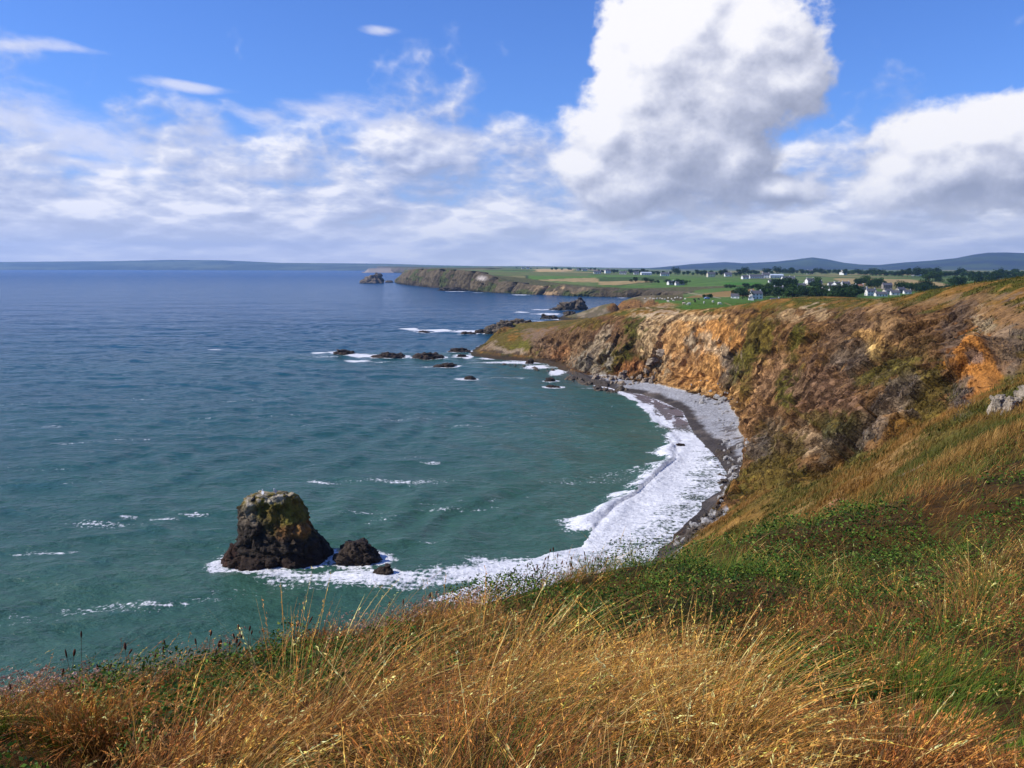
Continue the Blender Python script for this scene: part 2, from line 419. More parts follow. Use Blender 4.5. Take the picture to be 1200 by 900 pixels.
def zbase(X, Y):
    """smooth height of land and seabed"""
    z = _zbase(X, Y); m = (Y > 125) & (Y < 340) & (X > 10) & (X < 90)
    if m.any():
        xm, ym = X[m], Y[m]; ins = in_poly(BPOLY, xm, ym)
        dw, _ = dist_poly(BEACH, xm, ym); dc, _ = dist_poly(BASE, xm, ym)
        zb_ = (dw / (dw + dc + 1e-3)) ** .8 * 2.5; zz = z[m]
        outs = in_poly(LANDPOLY, xm, ym)
        zz = np.where(ins, zb_, np.where(outs, np.maximum(zz, 2.0), zz)); z[m] = zz
    return z
def _zbase(X, Y):
    z = np.empty(X.shape, np.float32); far = Y > 1700; near = Y < 1200
    zn = zrbf(X, np.minimum(Y, 1700.0)).astype(np.float32)
    zf = zfar(Y).astype(np.float32) + (fbm(X / 900, Y / 900, oct=3, seed=5) - 0.5) * 10
    zf = zf - (sstep(0.0, 0.2, X / np.maximum(Y, 1)) * np.interp(Y, [1500, 3000, 5000, 9000, 14000], [0, 13, 18, 28, 46])).astype(np.float32)
    w = sstep(1200, 1700, Y).astype(np.float32)
    return zn * (1 - w) + zf * w
def coastclip(X, Y, z, margin):
    """beyond y=1150 the coast is cut by the polyline: the cliff ribbon stands in front of this edge"""
    m = Y > 1100
    if m.any():
        inside = in_poly(LANDPOLY, X[m], Y[m]); d, _ = dist_poly(COAST[46:], X[m], Y[m]); d = np.where(inside, d, -d)
        zz = z[m]; zz = np.where(d < margin, np.minimum(zz, -5 + 0 * d), zz); z[m] = zz
    return z

# painted regions of the bay cliffs: (px, py, rx, ry, angle in degrees, colour, strength); colours are rock / soil / turf albedo
OR = (0.48, 0.245, 0.085); OR2 = (0.54, 0.34, 0.155); BUFF = (0.50, 0.37, 0.23); GREY = (0.175, 0.15, 0.13); GREYL = (0.27, 0.245, 0.21); BRN = (0.15, 0.088, 0.045)
PURP = (0.13, 0.08, 0.06); GRN = (0.085, 0.088, 0.014); OLV = (0.13, 0.10, 0.022); TUR = (0.24, 0.13, 0.035); ORB = (0.46, 0.20, 0.05); DRK = (0.07, 0.05, 0.035); STRAW = (0.34, 0.21, 0.07)
PAINT = [
 (820,420,75,50,20,OR2,1.0),(775,405,30,38,0,BUFF,.9),(795,400,22,26,20,OR,.6),(815,405,14,34,30,GREYL,.75),(790,430,20,16,0,GREYL,.5),(850,400,34,20,35,OR,.95),(838,405,14,8,35,(.62,.47,.33),.9),
 (825,432,42,24,10,OR,.65),(815,447,40,10,8,OR,.5),(862,425,15,22,35,GREY,.9),(852,443,10,12,0,GREY,.7),(845,412,10,8,0,GREYL,.6),(750,385,12,18,0,BUFF,.8),(765,372,14,5,0,(.55,.42,.27),.8),
 (800,371,26,4,0,(.55,.42,.27),.8),(835,374,14,4,0,(.55,.42,.27),.7),
 (725,410,34,18,-50,GRN,.85),(716,422,16,16,0,OLV,.9),(735,392,22,9,-50,GRN,.8),(712,395,22,14,0,(.20,.115,.07),.8),(745,418,8,4,0,GRN,.8),(735,432,22,10,-20,(.27,.12,.05),.8),
 (690,425,24,20,-30,GREYL,.95),(702,405,8,22,30,(.40,.33,.25),.8),(682,438,26,7,10,GREYL,.7),(660,405,26,20,-20,(.27,.18,.11),.9),(650,415,18,10,-30,(.38,.19,.09),.7),(655,395,30,8,0,BRN,.8),(630,400,14,18,-40,(.22,.15,.10),.8),
 (590,400,34,9,8,OLV,.95),(612,406,16,6,15,(.13,.12,.02),.9),(590,411,30,5,8,(.30,.23,.16),.9),(580,417,40,3.6,6,DRK,.9),(640,380,55,4,0,OLV,.9),(690,376,26,4,0,OLV,.8),(600,379,14,3,0,(.12,.11,.03),.8),
 (885,400,16,42,28,OLV,.95),(872,430,14,26,30,GRN,.55),(880,455,14,14,0,OLV,.8),(870,465,10,8,0,TUR,.7),(895,450,10,34,28,(.33,.19,.10),.8),
 (905,440,9,40,28,(.30,.19,.12),.6),(935,393,9,12,0,GRN,.8),(925,371,22,5,0,BUFF,.6),(960,366,14,7,0,BUFF,.7),(885,368,20,4,0,(.18,.10,.03),.9),
 (930,455,20,24,25,GRN,.85),(905,510,14,20,0,(.17,.13,.09),.7),(900,525,8,14,0,GREY,.6),(880,505,8,14,0,(.38,.22,.11),.6),(890,530,12,18,0,GREY,.75),
 (965,455,38,34,0,(.165,.10,.07),.85),(955,480,20,12,0,(.21,.115,.07),.6),(1000,400,40,32,-20,(.145,.095,.065),.75),(1035,375,14,24,-20,(.33,.21,.11),.7),(1025,411,8,11,0,(.60,.42,.18),.97),(1022,396,22,6,0,(.48,.29,.11),.6),(1000,420,20,18,0,GREY,.5),
 (1060,420,34,20,-25,(.13,.09,.03),.75),(1040,435,30,14,-20,GRN,.6),(1075,400,20,14,0,(.15,.09,.04),.6),(1130,370,22,18,0,(.16,.11,.075),.8),(1155,378,10,16,0,(.42,.33,.22),.7),(1120,395,18,30,0,(.14,.10,.08),.8),
 (1147,428,30,30,0,ORB,1.0),(1147,408,18,14,0,ORB,.9),(1144,414,9,10,0,(.23,.16,.13),.85),(1130,462,18,20,0,(.15,.12,.10),.9),(1152,455,16,16,30,(.46,.20,.05),.9),(1108,491,8,9,30,(.52,.22,.04),.9),(1185,400,20,40,0,(.18,.13,.095),.8),(1175,395,10,22,0,(.37,.24,.13),.6),
 (1090,455,26,30,35,GRN,.6),(1080,480,30,20,30,(.12,.09,.02),.7),(1045,465,36,18,-40,(.17,.135,.11),.85),(1020,500,14,24,35,(.18,.14,.11),.8),(985,515,34,22,-20,(.135,.115,.095),.85),(945,520,24,20,0,(.34,.25,.17),.7),(980,495,20,10,-30,GRN,.6),(950,490,16,7,-20,GRN,.5),
 (920,530,18,22,0,OLV,.7),(900,560,30,22,-20,(.14,.11,.025),.8),(1010,545,30,14,-25,GRN,.75),(1000,560,60,10,-25,OLV,.5),(915,590,40,20,0,(.21,.125,.03),.8),(980,575,60,12,-28,(.36,.22,.08),.85),(1060,535,50,9,-32,(.34,.20,.07),.85),(940,570,60,14,-20,OLV,.5),
 (1075,556,24,8,-20,(.33,.26,.20),.95),(1040,576,18,6,-28,(.36,.24,.17),.9),(1005,592,22,8,-22,(.55,.27,.17),.85),(1130,500,60,10,-35,(.15,.13,.03),.7),
 (1185,370,40,8,0,(.27,.15,.06),.8),(1130,352,50,5,0,(.27,.17,.08),.6),
]
def paint_cliff(x, y, z, col):
    px, py = proj(x, y, z)
    wx = (fbm(x / 7, y / 7, z / 7, oct=4, seed=31) - 0.5); wy = (fbm(x / 7, y / 7, z / 7, oct=4, seed=47) - 0.5)
    qx = px + wx * 30; qy = py + wy * 26
    det = fbm(x / 1.6, y / 1.6, z / 1.6, oct=4, seed=77)
    for (cx, cy, rx, ry, an, c, s) in PAINT:
        a = R(an); ca, sa = math.cos(a), math.sin(a)
        # screen angle positive = clockwise lean
        dx = qx - cx; dy = qy - cy
        u = (dx * ca + dy * sa) / rx; v = (-dx * sa + dy * ca) / ry
        r = np.sqrt(u * u + v * v)
        w = sstep(1.2, 0.85, r + (det - 0.5) * 1.9) * s
        col += w[:, None] * (np.array(c, np.float32) - col)
    return col

def grid(ys, ts, y0=-20.0):
    T, Y = np.meshgrid(ts, ys); return (T * (Y + 0 - y0)), Y
def sheet_faces(mask_v):
    """quads of a grid whose four corners are kept"""
    ny, nx = mask_v.shape; idx = np.arange(ny * nx).reshape(ny, nx)
    q = np.stack([idx[:-1, :-1], idx[:-1, 1:], idx[1:, 1:], idx[1:, :-1]], -1)
    m = mask_v[:-1, :-1] | mask_v[:-1, 1:] | mask_v[1:, 1:] | mask_v[1:, :-1]
    return q, m
def sub_mesh(name, P, quads, attrs_c=None):
    used = np.zeros(len(P), bool); used[quads.ravel()] = True
    remap = np.cumsum(used) - 1
    me = np_mesh(name, P[used], remap[quads])
    if attrs_c is not None:
        for k, v in attrs_c.items():
            (set_col if v.ndim == 2 else set_f)(me, k, v[used])
    return me

def terrain_shape(X, Y):
    """returns displaced positions and per-vertex class masks"""
    z = zbase(X, Y)
    e = 0.6
    zx = (zrbf(X + e, Y) - zrbf(X - e, Y)) / (2 * e); zy = (zrbf(X, Y + e) - zrbf(X, Y - e)) / (2 * e)
    far = Y > 1500; zx[far] = 0; zy[far] = 0
    slope = np.hypot(zx, zy)
    nl = np.sqrt(1 + slope ** 2); nx_, ny_, nz_ = -zx / nl, -zy / nl, 1 / nl
    return z, slope, nx_, ny_, nz_

# material for rock and turf: colour attribute broken up by fine grain, cracks and lichen-scale speckle
def land_mat(name, fine=1.0, bumpd=0.25, rough=0.95):
    m, nt, b = new_mat(name, rough, 0.12)
    p = geopos(nt); c = attr(nt, 'col', True)
    n1 = tnoise(nt, p, 0.9 * fine, 8, 0.68); n2 = tnoise(nt, p, 5.0 * fine, 5, 0.65)
    tilt = mapping(nt, p, (1.0, 1.0, 0.5), (R(55), R(20), 0))
    st = tnoise(nt, tilt, 1.3 * fine, 6, 0.7)
    rk = attr(nt, 'rock')
    wq = tnoise(nt, p, 0.9 * fine, 4, 0.65, color=True)
    vq = nt.nodes.new('ShaderNodeVectorMath'); vq.operation = 'MULTIPLY_ADD'; _put(nt, vq.inputs[0], wq); vq.inputs[1].default_value = (2.4 / fine,) * 3; _put(nt, vq.inputs[2], mapping(nt, p, (1, 1, .7), (R(30), R(25), 0)))
    cell = nt.nodes.new('ShaderNodeTexVoronoi'); cell.inputs['Scale'].default_value = 0.9 * fine; _put(nt, cell.inputs['Vector'], vq.outputs[0]); cb, _g, _b = sxyz(nt, cell.outputs['Color'])
    crk = tvor(nt, vq.outputs[0], 0.9 * fine, 'DISTANCE_TO_EDGE').step(0.0, 0.10)
    sp = tvor(nt, mapping(nt, p, (1.0, 1.0, 1.3)), 1.15 * fine); sn = tnoise(nt, p, 0.35 * fine, 3, 0.6)
    f = (n1 - 0.5) * 1.2 + (n2 - 0.5) * 1.0 + (cb - 0.5) * rk * 0.6 - (1.0 - (sp + (sn - .5) * .6).step(0.10, 0.26)) * 0.6
    c2 = mixc(nt, (f * 1.3 + 0.5).clamp(), mixc(nt, 1.0, c, (0.34, 0.30, 0.27), 'MULTIPLY'), mixc(nt, 1.0, c, (1.6, 1.58, 1.52), 'MULTIPLY'))
    c2 = mixc(nt, (1.0 - crk) * rk * 0.55, c2, mixc(nt, 1.0, c, (0.22, 0.18, 0.15), 'MULTIPLY'))
    _put(nt, b.inputs['Base Color'], c2)
    wp = tnoise(nt, p, 0.5 * fine, 4, 0.6, color=True)
    vm = nt.nodes.new('ShaderNodeVectorMath'); vm.operation = 'MULTIPLY_ADD'; _put(nt, vm.inputs[0], wp); vm.inputs[1].default_value = (3 / fine, 3 / fine, 3 / fine); _put(nt, vm.inputs[2], tilt)
    cr = tvor(nt, vm.outputs[0], 0.55 * fine); cr2 = tvor(nt, vm.outputs[0], 1.7 * fine)
    h = n1 * 0.8 + n2 * 0.4 + (cr * 0.7 + cr2 * 0.45) * rk + cb * rk * .3
    _put(nt, b.inputs['Normal'], bump(nt, h, 1.0, bumpd))
    return m
M_LAND = land_mat('rock_and_turf', 1.0, 0.38)
M_NEAR = land_mat('hillside_soil', 3.0, 0.06)
VEGPTS = []

def turf_col(x, y):
    a = fbm(x / 9, y / 9, oct=5, seed=3); b = fbm(x / 2.2, y / 2.2, oct=4, seed=9)
    c = np.empty((x.size, 3), np.float32)
    A = np.array((0.080, 0.080, 0.010)); B = np.array((0.22, 0.11, 0.022)); Cc = np.array((0.30, 0.17, 0.045))
    w = sstep(0.38, 0.62, a * 0.6 + b * 0.4)[:, None]; v = sstep(0.55, 0.8, b)[:, None]
    return ((A * (1 - w) + B * w) * (1 - v) + Cc * v).astype(np.float32)

def build_bay():
    ys = [44.0]
    while ys[-1] < 1180:
        y = ys[-1]; ys.append(y + (max(0.18, y * 0.0019) if y < 570 else y * 0.0045))
    ys = np.array(ys)
    ts = np.r_[np.arange(-0.9, -0.1, 0.006), np.arange(-0.1, 0.62, 0.00118), np.arange(0.62, 1.3, 0.006)]
    X, Y = grid(ys, ts)
    z, slope, nx_, ny_, nz_ = terrain_shape(X, Y)
    keepv = z > -1.6
    rockm = sstep(0.40, 0.75, slope) * sstep(0.3, 2.5, z)
    pxx, pyy = proj(X, Y, z)
    gl = np.interp(pxx, [600, 838, 852, 900, 960, 1040, 1100, 1150, 1210, 1400], [600, 604, 596, 576, 569, 524, 489, 464, 441, 400])
    sw_ = (fbm(X / 6, Y / 6, oct=3, seed=17) - 0.5)
    rockm = rockm * np.where(Y < 135, sstep(4, -8, pyy - gl + sw_ * 30), 1.0) * sstep(56, 70, Y) * np.where((Y < 135) & (pxx < 835), 0.0, 1.0)
    dB, _ = dist_poly(BEACH, X, Y)
    # headland cut faces are rock whatever their slope
    x, y, zz = X.ravel(), Y.ravel(), z.ravel()
    k = keepv.ravel(); idx = np.where(k)[0]
    xs, ysv, zs = x[idx], y[idx], zz[idx]; rk = rockm.ravel()[idx]
    n3 = fbm(xs / 14, ysv / 14, zs / 9, oct=4, seed=21, ridged=True)
    # tilted beds: ridges running down the face
    u = xs * 0.55 + ysv * 0.75 + zs * 0.35
    beds = fbm(u / 4.5, zs / 14, (xs - ysv) / 22, oct=5, gain=0.55, seed=5, ridged=True)
    cr = fbm(xs / 2.6, ysv / 2.6, zs / 2.6, oct=4, seed=55, ridged=True)
    fade = sstep(900, 300, ysv) * 0.6 + 0.4
    big = fbm(xs / 26 + 3, ysv / 26, zs / 20, oct=2, seed=25) - 0.5
    steps = (u / 3.2 + (n3 * 2.2)) ; steps = (steps - np.floor(steps)); steps = np.where(steps < 0.75, steps / 0.75, (1 - steps) / 0.25)
    disp = rk * (big * 13.0 + (n3 - 0.5) * 6.5 + (beds - 0.5) * 2.6 + (steps - 0.5) * 1.3 + (cr - 0.5) * 1.9)
    near_c = (rk > .02) & (ysv < 600); f1 = np.zeros(len(xs)); f2 = np.zeros(len(xs)); j1 = np.zeros(len(xs)); f3 = np.zeros(len(xs))
    ax, ay, az_ = xs * .8 + zs * .5, ysv, zs * .85 - xs * .4
    wr = (fbm(xs / 5, ysv / 5, zs / 5, oct=3, seed=29) - .5) * 3
    f1[near_c], j1[near_c] = facets((ax[near_c] + wr[near_c]) / 9.0, (ay[near_c] + wr[near_c]) / 9.0, az_[near_c] / 13.0, 3)
    f2[near_c], j2 = facets((ax[near_c] + wr[near_c] * .5) / 3.4, ay[near_c] / 3.4, az_[near_c] / 4.6, 7)
    f3[near_c], j3 = facets(ax[near_c] / 1.5, ay[near_c] / 1.5, az_[near_c] / 2.0, 13)
    joint = j1 * .6; joint[near_c] = np.maximum(joint[near_c], np.maximum(j2 * .8, j3 * .5))
    disp = rk * (big * 10.0 + (n3 - 0.5) * 3.6 + (beds - 0.5) * .6 + (cr - 0.5) * 0.3 + f1 * 2.2 + f2 * 1.0 + f3 * .30 - joint * .2)
    # buttresses and gullies of the big wall
    far_rough = (fbm(xs / 30, ysv / 30, oct=3, seed=91) - 0.5) * 3.0 * rk
    soft = (1 - rk) * sstep(0.8, 3.0, zs) * ((fbm(xs / 5, ysv / 5, oct=4, seed=13) - 0.5) * 0.9 + (fbm(xs / 1.1, ysv / 1.1, oct=3, seed=14) - 0.5) * 0.35)
    flat = sstep(0.25, 0.08, slope.ravel()[idx]) * sstep(220, 280, ysv)
    soft *= (1 - 0.75 * flat)
    beachn = sstep(2.9, 2.2, zs) * sstep(-1, 0.3, zs) * (fbm(xs / 1.2, ysv / 1.2, oct=3, seed=15) - 0.5) * 0.35
    d = disp + far_rough; d *= sstep(55, 75, ysv)
    pxo, pyo = proj(xs, ysv, zs); oc = sstep(1.15, .75, np.hypot((pxo - 1147) / 30, (pyo - 430) / 30) + (cr - .5) * .5) * (ysv < 130) * sstep(60, 75, ysv)
    d *= np.where(ysv > 590, .3, 1.0)
    d += oc * 1.2
    dTp, _ = dist_poly(TOP, xs, ysv); d *= .3 + .7 * sstep(1, 9, dTp)
    # keep the foot of the cliff where it is
    d *= sstep(0.5, 4.0, zs)
    P = np.stack([x, y, zz], 1).astype(np.float32)
    P[idx, 0] += nx_.ravel()[idx] * d; P[idx, 1] += ny_.ravel()[idx] * d; P[idx, 2] += nz_.ravel()[idx] * d * 0.8 + soft + beachn
    # ---- colours
    xx, yy, z2 = P[idx, 0], P[idx, 1], P[idx, 2]
    col = turf_col(xx, yy)
    a = fbm(xx / 12, yy / 12, z2 / 12, oct=4, seed=61); b = fbm(u / 3.0, z2 / 10, oct=4, seed=62)
    rc = np.array((0.105, 0.062, 0.036)) * (1 - a[:, None]) * 1.1 + np.array((0.25, 0.14, 0.058)) * a[:, None]
    rc = rc * (0.7 + 0.6 * b[:, None])
    w = np.clip(rk * 1.3 + (fbm(xx / 3, yy / 3, z2 / 3, oct=3, seed=63) - 0.55) * 1.2 * (rk > 0.05), 0, 1)[:, None]
    col = col * (1 - w) + rc * w
    m = (yy > 50) & (yy < 580) & (z2 > 2.0)
    # vegetated ledges
    led = sstep(0.58, 0.68, fbm(xx / 10, yy / 10, z2 / 5, oct=5, seed=64)) * 0.75 * (yy < 600)
    col += led[:, None] * (turf_col(xx * 1.3, yy * 1.3) * 0.8 - col) * (rk > 0.1)[:, None]
    col[m] = paint_cliff(xx[m], yy[m], z2[m], col[m])
    # tone follows the relief: darker in hollows and joints, lighter on raised facets
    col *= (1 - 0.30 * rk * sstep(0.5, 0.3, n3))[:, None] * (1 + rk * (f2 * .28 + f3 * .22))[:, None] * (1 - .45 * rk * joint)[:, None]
    VEGPTS.append((xx.copy(), yy.copy(), z2.copy(), col.copy()))
    # flat pasture on the plateau
    px, py = proj(xx, yy, z2); dTop, _ = dist_poly(TOP, xx, yy)
    pas = sstep(0.22, 0.1, slope.ravel()[idx]) * sstep(6, 10, dTop + (vn(xx / 6, yy / 6, seed=8) - .5) * 4) * sstep(285, 315, yy)
    edge = sstep(768, 790, px - (py - 350) * 1.6 + (vn(yy / 9, xx / 9, seed=2) - .5) * 14)
    gcol = np.array((0.075, 0.150, 0.020)) * (0.85 + 0.3 * fbm(xx / 25, yy / 12, oct=3, seed=4))[:, None]
    tr = np.abs((px - 850) - (py - 355) * 2.2) < 1.2; gcol[tr & (py > 354.5)] = (0.24, 0.19, 0.08)
    w = (pas * edge * (yy < 562))[:, None]; col = col * (1 - w) + gcol * w
    fr = yy >= 562
    if fr.any():
        fc = field_col(xx[fr], yy[fr], z2[fr]); s_ = (rk[fr] < 0.5) & (z2[fr] > 2)
        pf = px[fr]; cove = (pf < 768) & (yy[fr] < 1000); g_ = fbm(xx[fr] / 16, yy[fr] / 22, oct=4, seed=66)[:, None]
        cc_ = np.array((0.16, 0.12, 0.085)) * (1 - g_) + np.array((0.12, 0.125, 0.035)) * g_; pale = sstep(.55, .65, fbm(xx[fr] / 7, yy[fr] / 9, oct=4, seed=67))[:, None] * .7
        cc_ = cc_ * (1 - pale) + np.array((0.33, 0.26, 0.17)) * pale; fc[cove] = cc_[cove]
        t_ = col[fr]; t_[s_] = fc[s_]; col[fr] = t_
    # dark tidal band round the headland and rocks
    db, _ = dist_poly(BEACH[:12], xx, yy)
    isb = (z2 < 3.2) & (rk < 0.6) & (yy < 345) & (xx > 5)
    wl, _ = dist_poly(COAST, xx, yy)
    bn = fbm(xx / 3.5, yy / 3.5, oct=4, seed=71)
    dry = np.array((0.30, 0.30, 0.31)) * (0.8 + 0.4 * bn[:, None]); wet = np.array((0.045, 0.036, 0.030)) * (0.8 + 0.5 * bn[:, None])
    wband = np.interp(yy, [120, 160, 200, 230, 300], [4.0, 4.5, 4.0, 3.2, 3.0])
    ww = sstep(wband + 0.8, wband - 1.0, wl + (bn - 0.5) * 3)[:, None]
    weed = (sstep(0.56, 0.62, fbm(xx / 6, yy / 4, oct=5, seed=72)) * sstep(232, 200, yy))[:, None]
    bc = dry * (1 - ww) + wet * ww; bc = bc * (1 - weed * 0.85) + np.array((0.05, 0.033, 0.02)) * weed * 0.85
    pinkish = .4 * sstep(0.6, 0.7, fbm(xx / 9, yy / 9, oct=3, seed=73))[:, None] * 0.4; bc = bc * (1 - pinkish) + np.array((0.33, 0.26, 0.2)) * pinkish
    col[isb] = bc[isb]
    col = col * (1 + rk[:, None] * (np.array((1.16, 1.08, .88)) - 1))
    tide = sstep(2.4, 0.9, z2 + (bn - .5) * 1.5) * (~isb) * (z2 < 3.5)
    col = col * (1 - tide[:, None] * 0.9) + np.array((0.04, 0.032, 0.024)) * tide[:, None] * 0.9
    C = np.zeros((P.shape[0], 3), np.float32); C[idx] = np.clip(col, 0.005, 0.8)
    RK = np.zeros(P.shape[0], np.float32); RK[idx] = np.maximum(rk, isb * 0.35)
    quads, m = sheet_faces(keepv); q = quads.reshape(-1, 4); m = m.ravel(); q = q[m]
    # classify faces
    cz = P[q].mean(1); crk = RK[q].mean(1)
    cls = np.zeros(len(q), int)                    # 0 land, 1 beach, 2 cliff, 3 seabed
    bvert = np.zeros(P.shape[0], bool); bvert[idx[isb]] = True
    beach_f = bvert[q].sum(1) >= 2
    cls[beach_f] = 1
    pxf, pyf = proj(cz[:, 0], cz[:, 1], cz[:, 2])
    past = (cz[:, 1] > 285) & (pyf < 366) & (crk < 0.35) & (cz[:, 2] > 3) & (pxf > 760)
    cls[past & ~beach_f] = 0
    cls[(~past) & ~beach_f] = 2
    A = {'col': C, 'rock': RK}
    for nm, c, kd in (('pasture', 0, 'structure'), ('beach', 1, 'structure'), ('cliff', 2, 'structure')):
        if (cls == c).any():
            me = sub_mesh(nm, P, q[cls == c], A)
            if c == 2:   # bare rock is faceted, turf is smooth
                rf = crk[cls == c] < .45; me.polygons.foreach_set('use_smooth', rf)
            o = link(nm, me, M_LAND if c != 1 else M_BEACH)
            tag(o, kind=kd)
def build_near():
    ys = np.arange(-14, 46.01, 0.22); ts = np.r_[np.arange(-6, -1.2, 0.08), np.arange(-1.2, 1.9, 0.0075), np.arange(1.9, 6, 0.08)]
    X, Y = grid(ys, ts)
    z = zbase(X, Y); keepv = z > -2
    x, y, zz = X.ravel(), Y.ravel(), z.ravel()
    zz = zz + near_bumps(x, y)
    P = np.stack([x, y, zz], 1)
    col = turf_col(x, y) * 0.28  # dark soil, deepened to paint in the shade between tussocks
    q, m = sheet_faces(keepv); q = q.reshape(-1, 4)[m.ravel()]
    me = sub_mesh('hillside', P, q, {'col': col, 'rock': np.zeros(len(P), np.float32)})
    tag(link('hillside', me, M_NEAR), kind='structure')
def near_bumps(x, y):
    return ((fbm(x / 2.6, y / 2.6, oct=3, seed=13) - 0.5) * 0.5 + (fbm(x / 0.8, y / 0.8, oct=2, seed=14) - 0.5) * 0.12) * sstep(0.5, 3, np.hypot(x, y))
def near_z(x, y):
    return zbase(np.asarray(x, float), np.asarray(y, float)) + near_bumps(np.asarray(x, float), np.asarray(y, float))

# ---- farmland colours: explicit fields of the photograph, then a patchwork further off
GR1 = (0.085, 0.155, 0.030); GR2 = (0.115, 0.155, 0.045); GR3 = (0.06, 0.10, 0.025); TAN = (0.33, 0.24, 0.11); GOLD = (0.47, 0.33, 0.15); SCR = (0.10, 0.085, 0.035)
FIELDS = [([(690,345),(745,341),(800,343),(800,352),(760,352),(700,352)], SCR), ([(600,337),(700,340),(790,341),(845,343),(845,336),(700,334),(600,331)], GR1),
  ([(560,337),(620,339),(700,337),(700,331),(600,328),(560,325)], GR2),([(780,325.5),(870,325.2),(872,330),(850,338),(800,338),(760,334)], GR1),
  ([(845,331),(890,331),(892,337),(858,337)], (0.05, 0.15, 0.015)),([(830,343.5),(884,338),(886,347),(800,349)], (0.26,0.17,0.06)),
  ([(975,326),(1060,327),(1100,331),(1130,336),(1070,336),(990,332)], TAN),([(625,315.3),(672,315.0),(672,317.5),(632,318.8)], GOLD),([(900,324),(980,325),(975,329),(900,329)], GR2),
  ([(1000,345),(1070,345),(1075,352),(1010,352)], GR1),([(940,349),(1010,350),(1000,354),(930,353)], TAN),([(1090,337),(1130,340),(1120,346),(1070,343)],GR2),([(700,325),(780,324),(780,328),(700,330)],GR3),
  ([(560,318),(620,318.5),(690,320),(690,324),(560,322)],(0.13,0.15,0.05))]
def field_col(x, y, z):
    px, py = proj(x, y, z)
    # rotated, jittered cells
    sz = 150.0
    a = 0.35; u = (x * math.cos(a) + y * math.sin(a)) / sz + (vn(x / 260, y / 260, seed=3) - .5) * 1.0; v = (-x * math.sin(a) + y * math.cos(a)) / (sz * 1.7) + (vn(x / 300, y / 300, seed=4) - .5) * 1.0
    iu = np.floor(u).astype(np.int64); iv = np.floor(v).astype(np.int64)
    h = _hash(iu, iv, iu * 0, 9); pal = np.array([GR1, GR2, GR3, GR1, (0.14, 0.16, 0.06), TAN, GR2, (0.2, 0.18, 0.07)], np.float32)
    col = pal[(h * 7.99).astype(int)] * (0.85 + 0.3 * _hash(iu, iv, iu * 0, 13))[:, None]
    eu = np.minimum(u - np.floor(u), 1 - (u - np.floor(u))) * sz; ev = np.minimum(v - np.floor(v), 1 - (v - np.floor(v))) * sz * 1.7
    hd = np.minimum(eu, ev) < np.maximum(2.5, y * 0.0016)
    col[hd] = (0.03, 0.045, 0.015)
    for poly, c in FIELDS:
        m = in_poly(poly, px + (vn(x / 20, y / 20, seed=6) - .5) * 2, py + (vn(x / 30, y / 30, seed=7) - .5) * .5)
        col[m] = np.array(c) * (0.85 + 0.3 * fbm(x[m] / 40, y[m] / 25, oct=3, seed=5))[:, None]
    trk = (np.abs(py - (340.3 + (px - 785) * 0.115 + np.maximum(0, px - 800) * 0.05)) < 0.45) & (px > 780) & (px < 845)
    col[trk] = (0.32, 0.27, 0.19)
    return col
def build_far():
    ys = [1175.0]
    while ys[-1] < 13500: ys.append(ys[-1] * 1.0065)
    ys = np.array(ys); ts = np.arange(-0.22, 1.0, 0.0030)
    X, Y = grid(ys, ts); z = zbase(X, Y); z = coastclip(X, Y, z, 12.0)
    keepv = z > -4
    x, y, zz = X.ravel(), Y.ravel(), z.ravel(); P = np.stack([x, y, zz], 1)
    col = field_col(x, y, zz)
    d, _ = dist_poly(COAST[46:], x, y); w = sstep(60, 15, d)[:, None] * 0.7; col = col * (1 - w) + np.array((0.14, 0.12, 0.05)) * w
    # rows of faces that touch a sea vertex are dropped so that the land ends at the cliff top
    qd, _m = sheet_faces(keepv); q = qd.reshape(-1, 4); kk = keepv.ravel()[q].all(1); q = q[kk]
    me = sub_mesh('farmland', P, q, {'col': col.astype(np.float32), 'rock': np.zeros(len(P), np.float32)})
    tag(link('farmland', me, M_FIELD), kind='structure')

def field_mat():
    m, nt, b = new_mat('fields', 0.95, 0.1); p = geopos(nt); c = attr(nt, 'col', True)
    n = tnoise(nt, p, 0.05, 6, 0.6)
    _put(nt, b.inputs['Base Color'], mixc(nt, n.step(0.3, 0.7), mixc(nt, 1.0, c, (0.75, 0.78, 0.7), 'MULTIPLY'), mixc(nt, 1.0, c, (1.25, 1.2, 1.2), 'MULTIPLY')))
    return m
M_FIELD = field_mat()
def beach_mat():
    m, nt, b = new_mat('shingle', 0.8, 0.25); p = geopos(nt); c = attr(nt, 'col', True)
    n = tnoise(nt, p, 1.1, 8, 0.8); s = tvor(nt, p, 1.8)
    _put(nt, b.inputs['Base Color'], mixc(nt, (n * 0.8 + s * 0.5).step(0.35, 0.85), mixc(nt, 1.0, c, (0.5, 0.48, 0.46), 'MULTIPLY'), mixc(nt, 1.0, c, (1.3, 1.3, 1.3), 'MULTIPLY')))
    _put(nt, b.inputs['Normal'], bump(nt, n + s * 0.5, 0.9, 0.25))
    return m
M_BEACH = beach_mat()

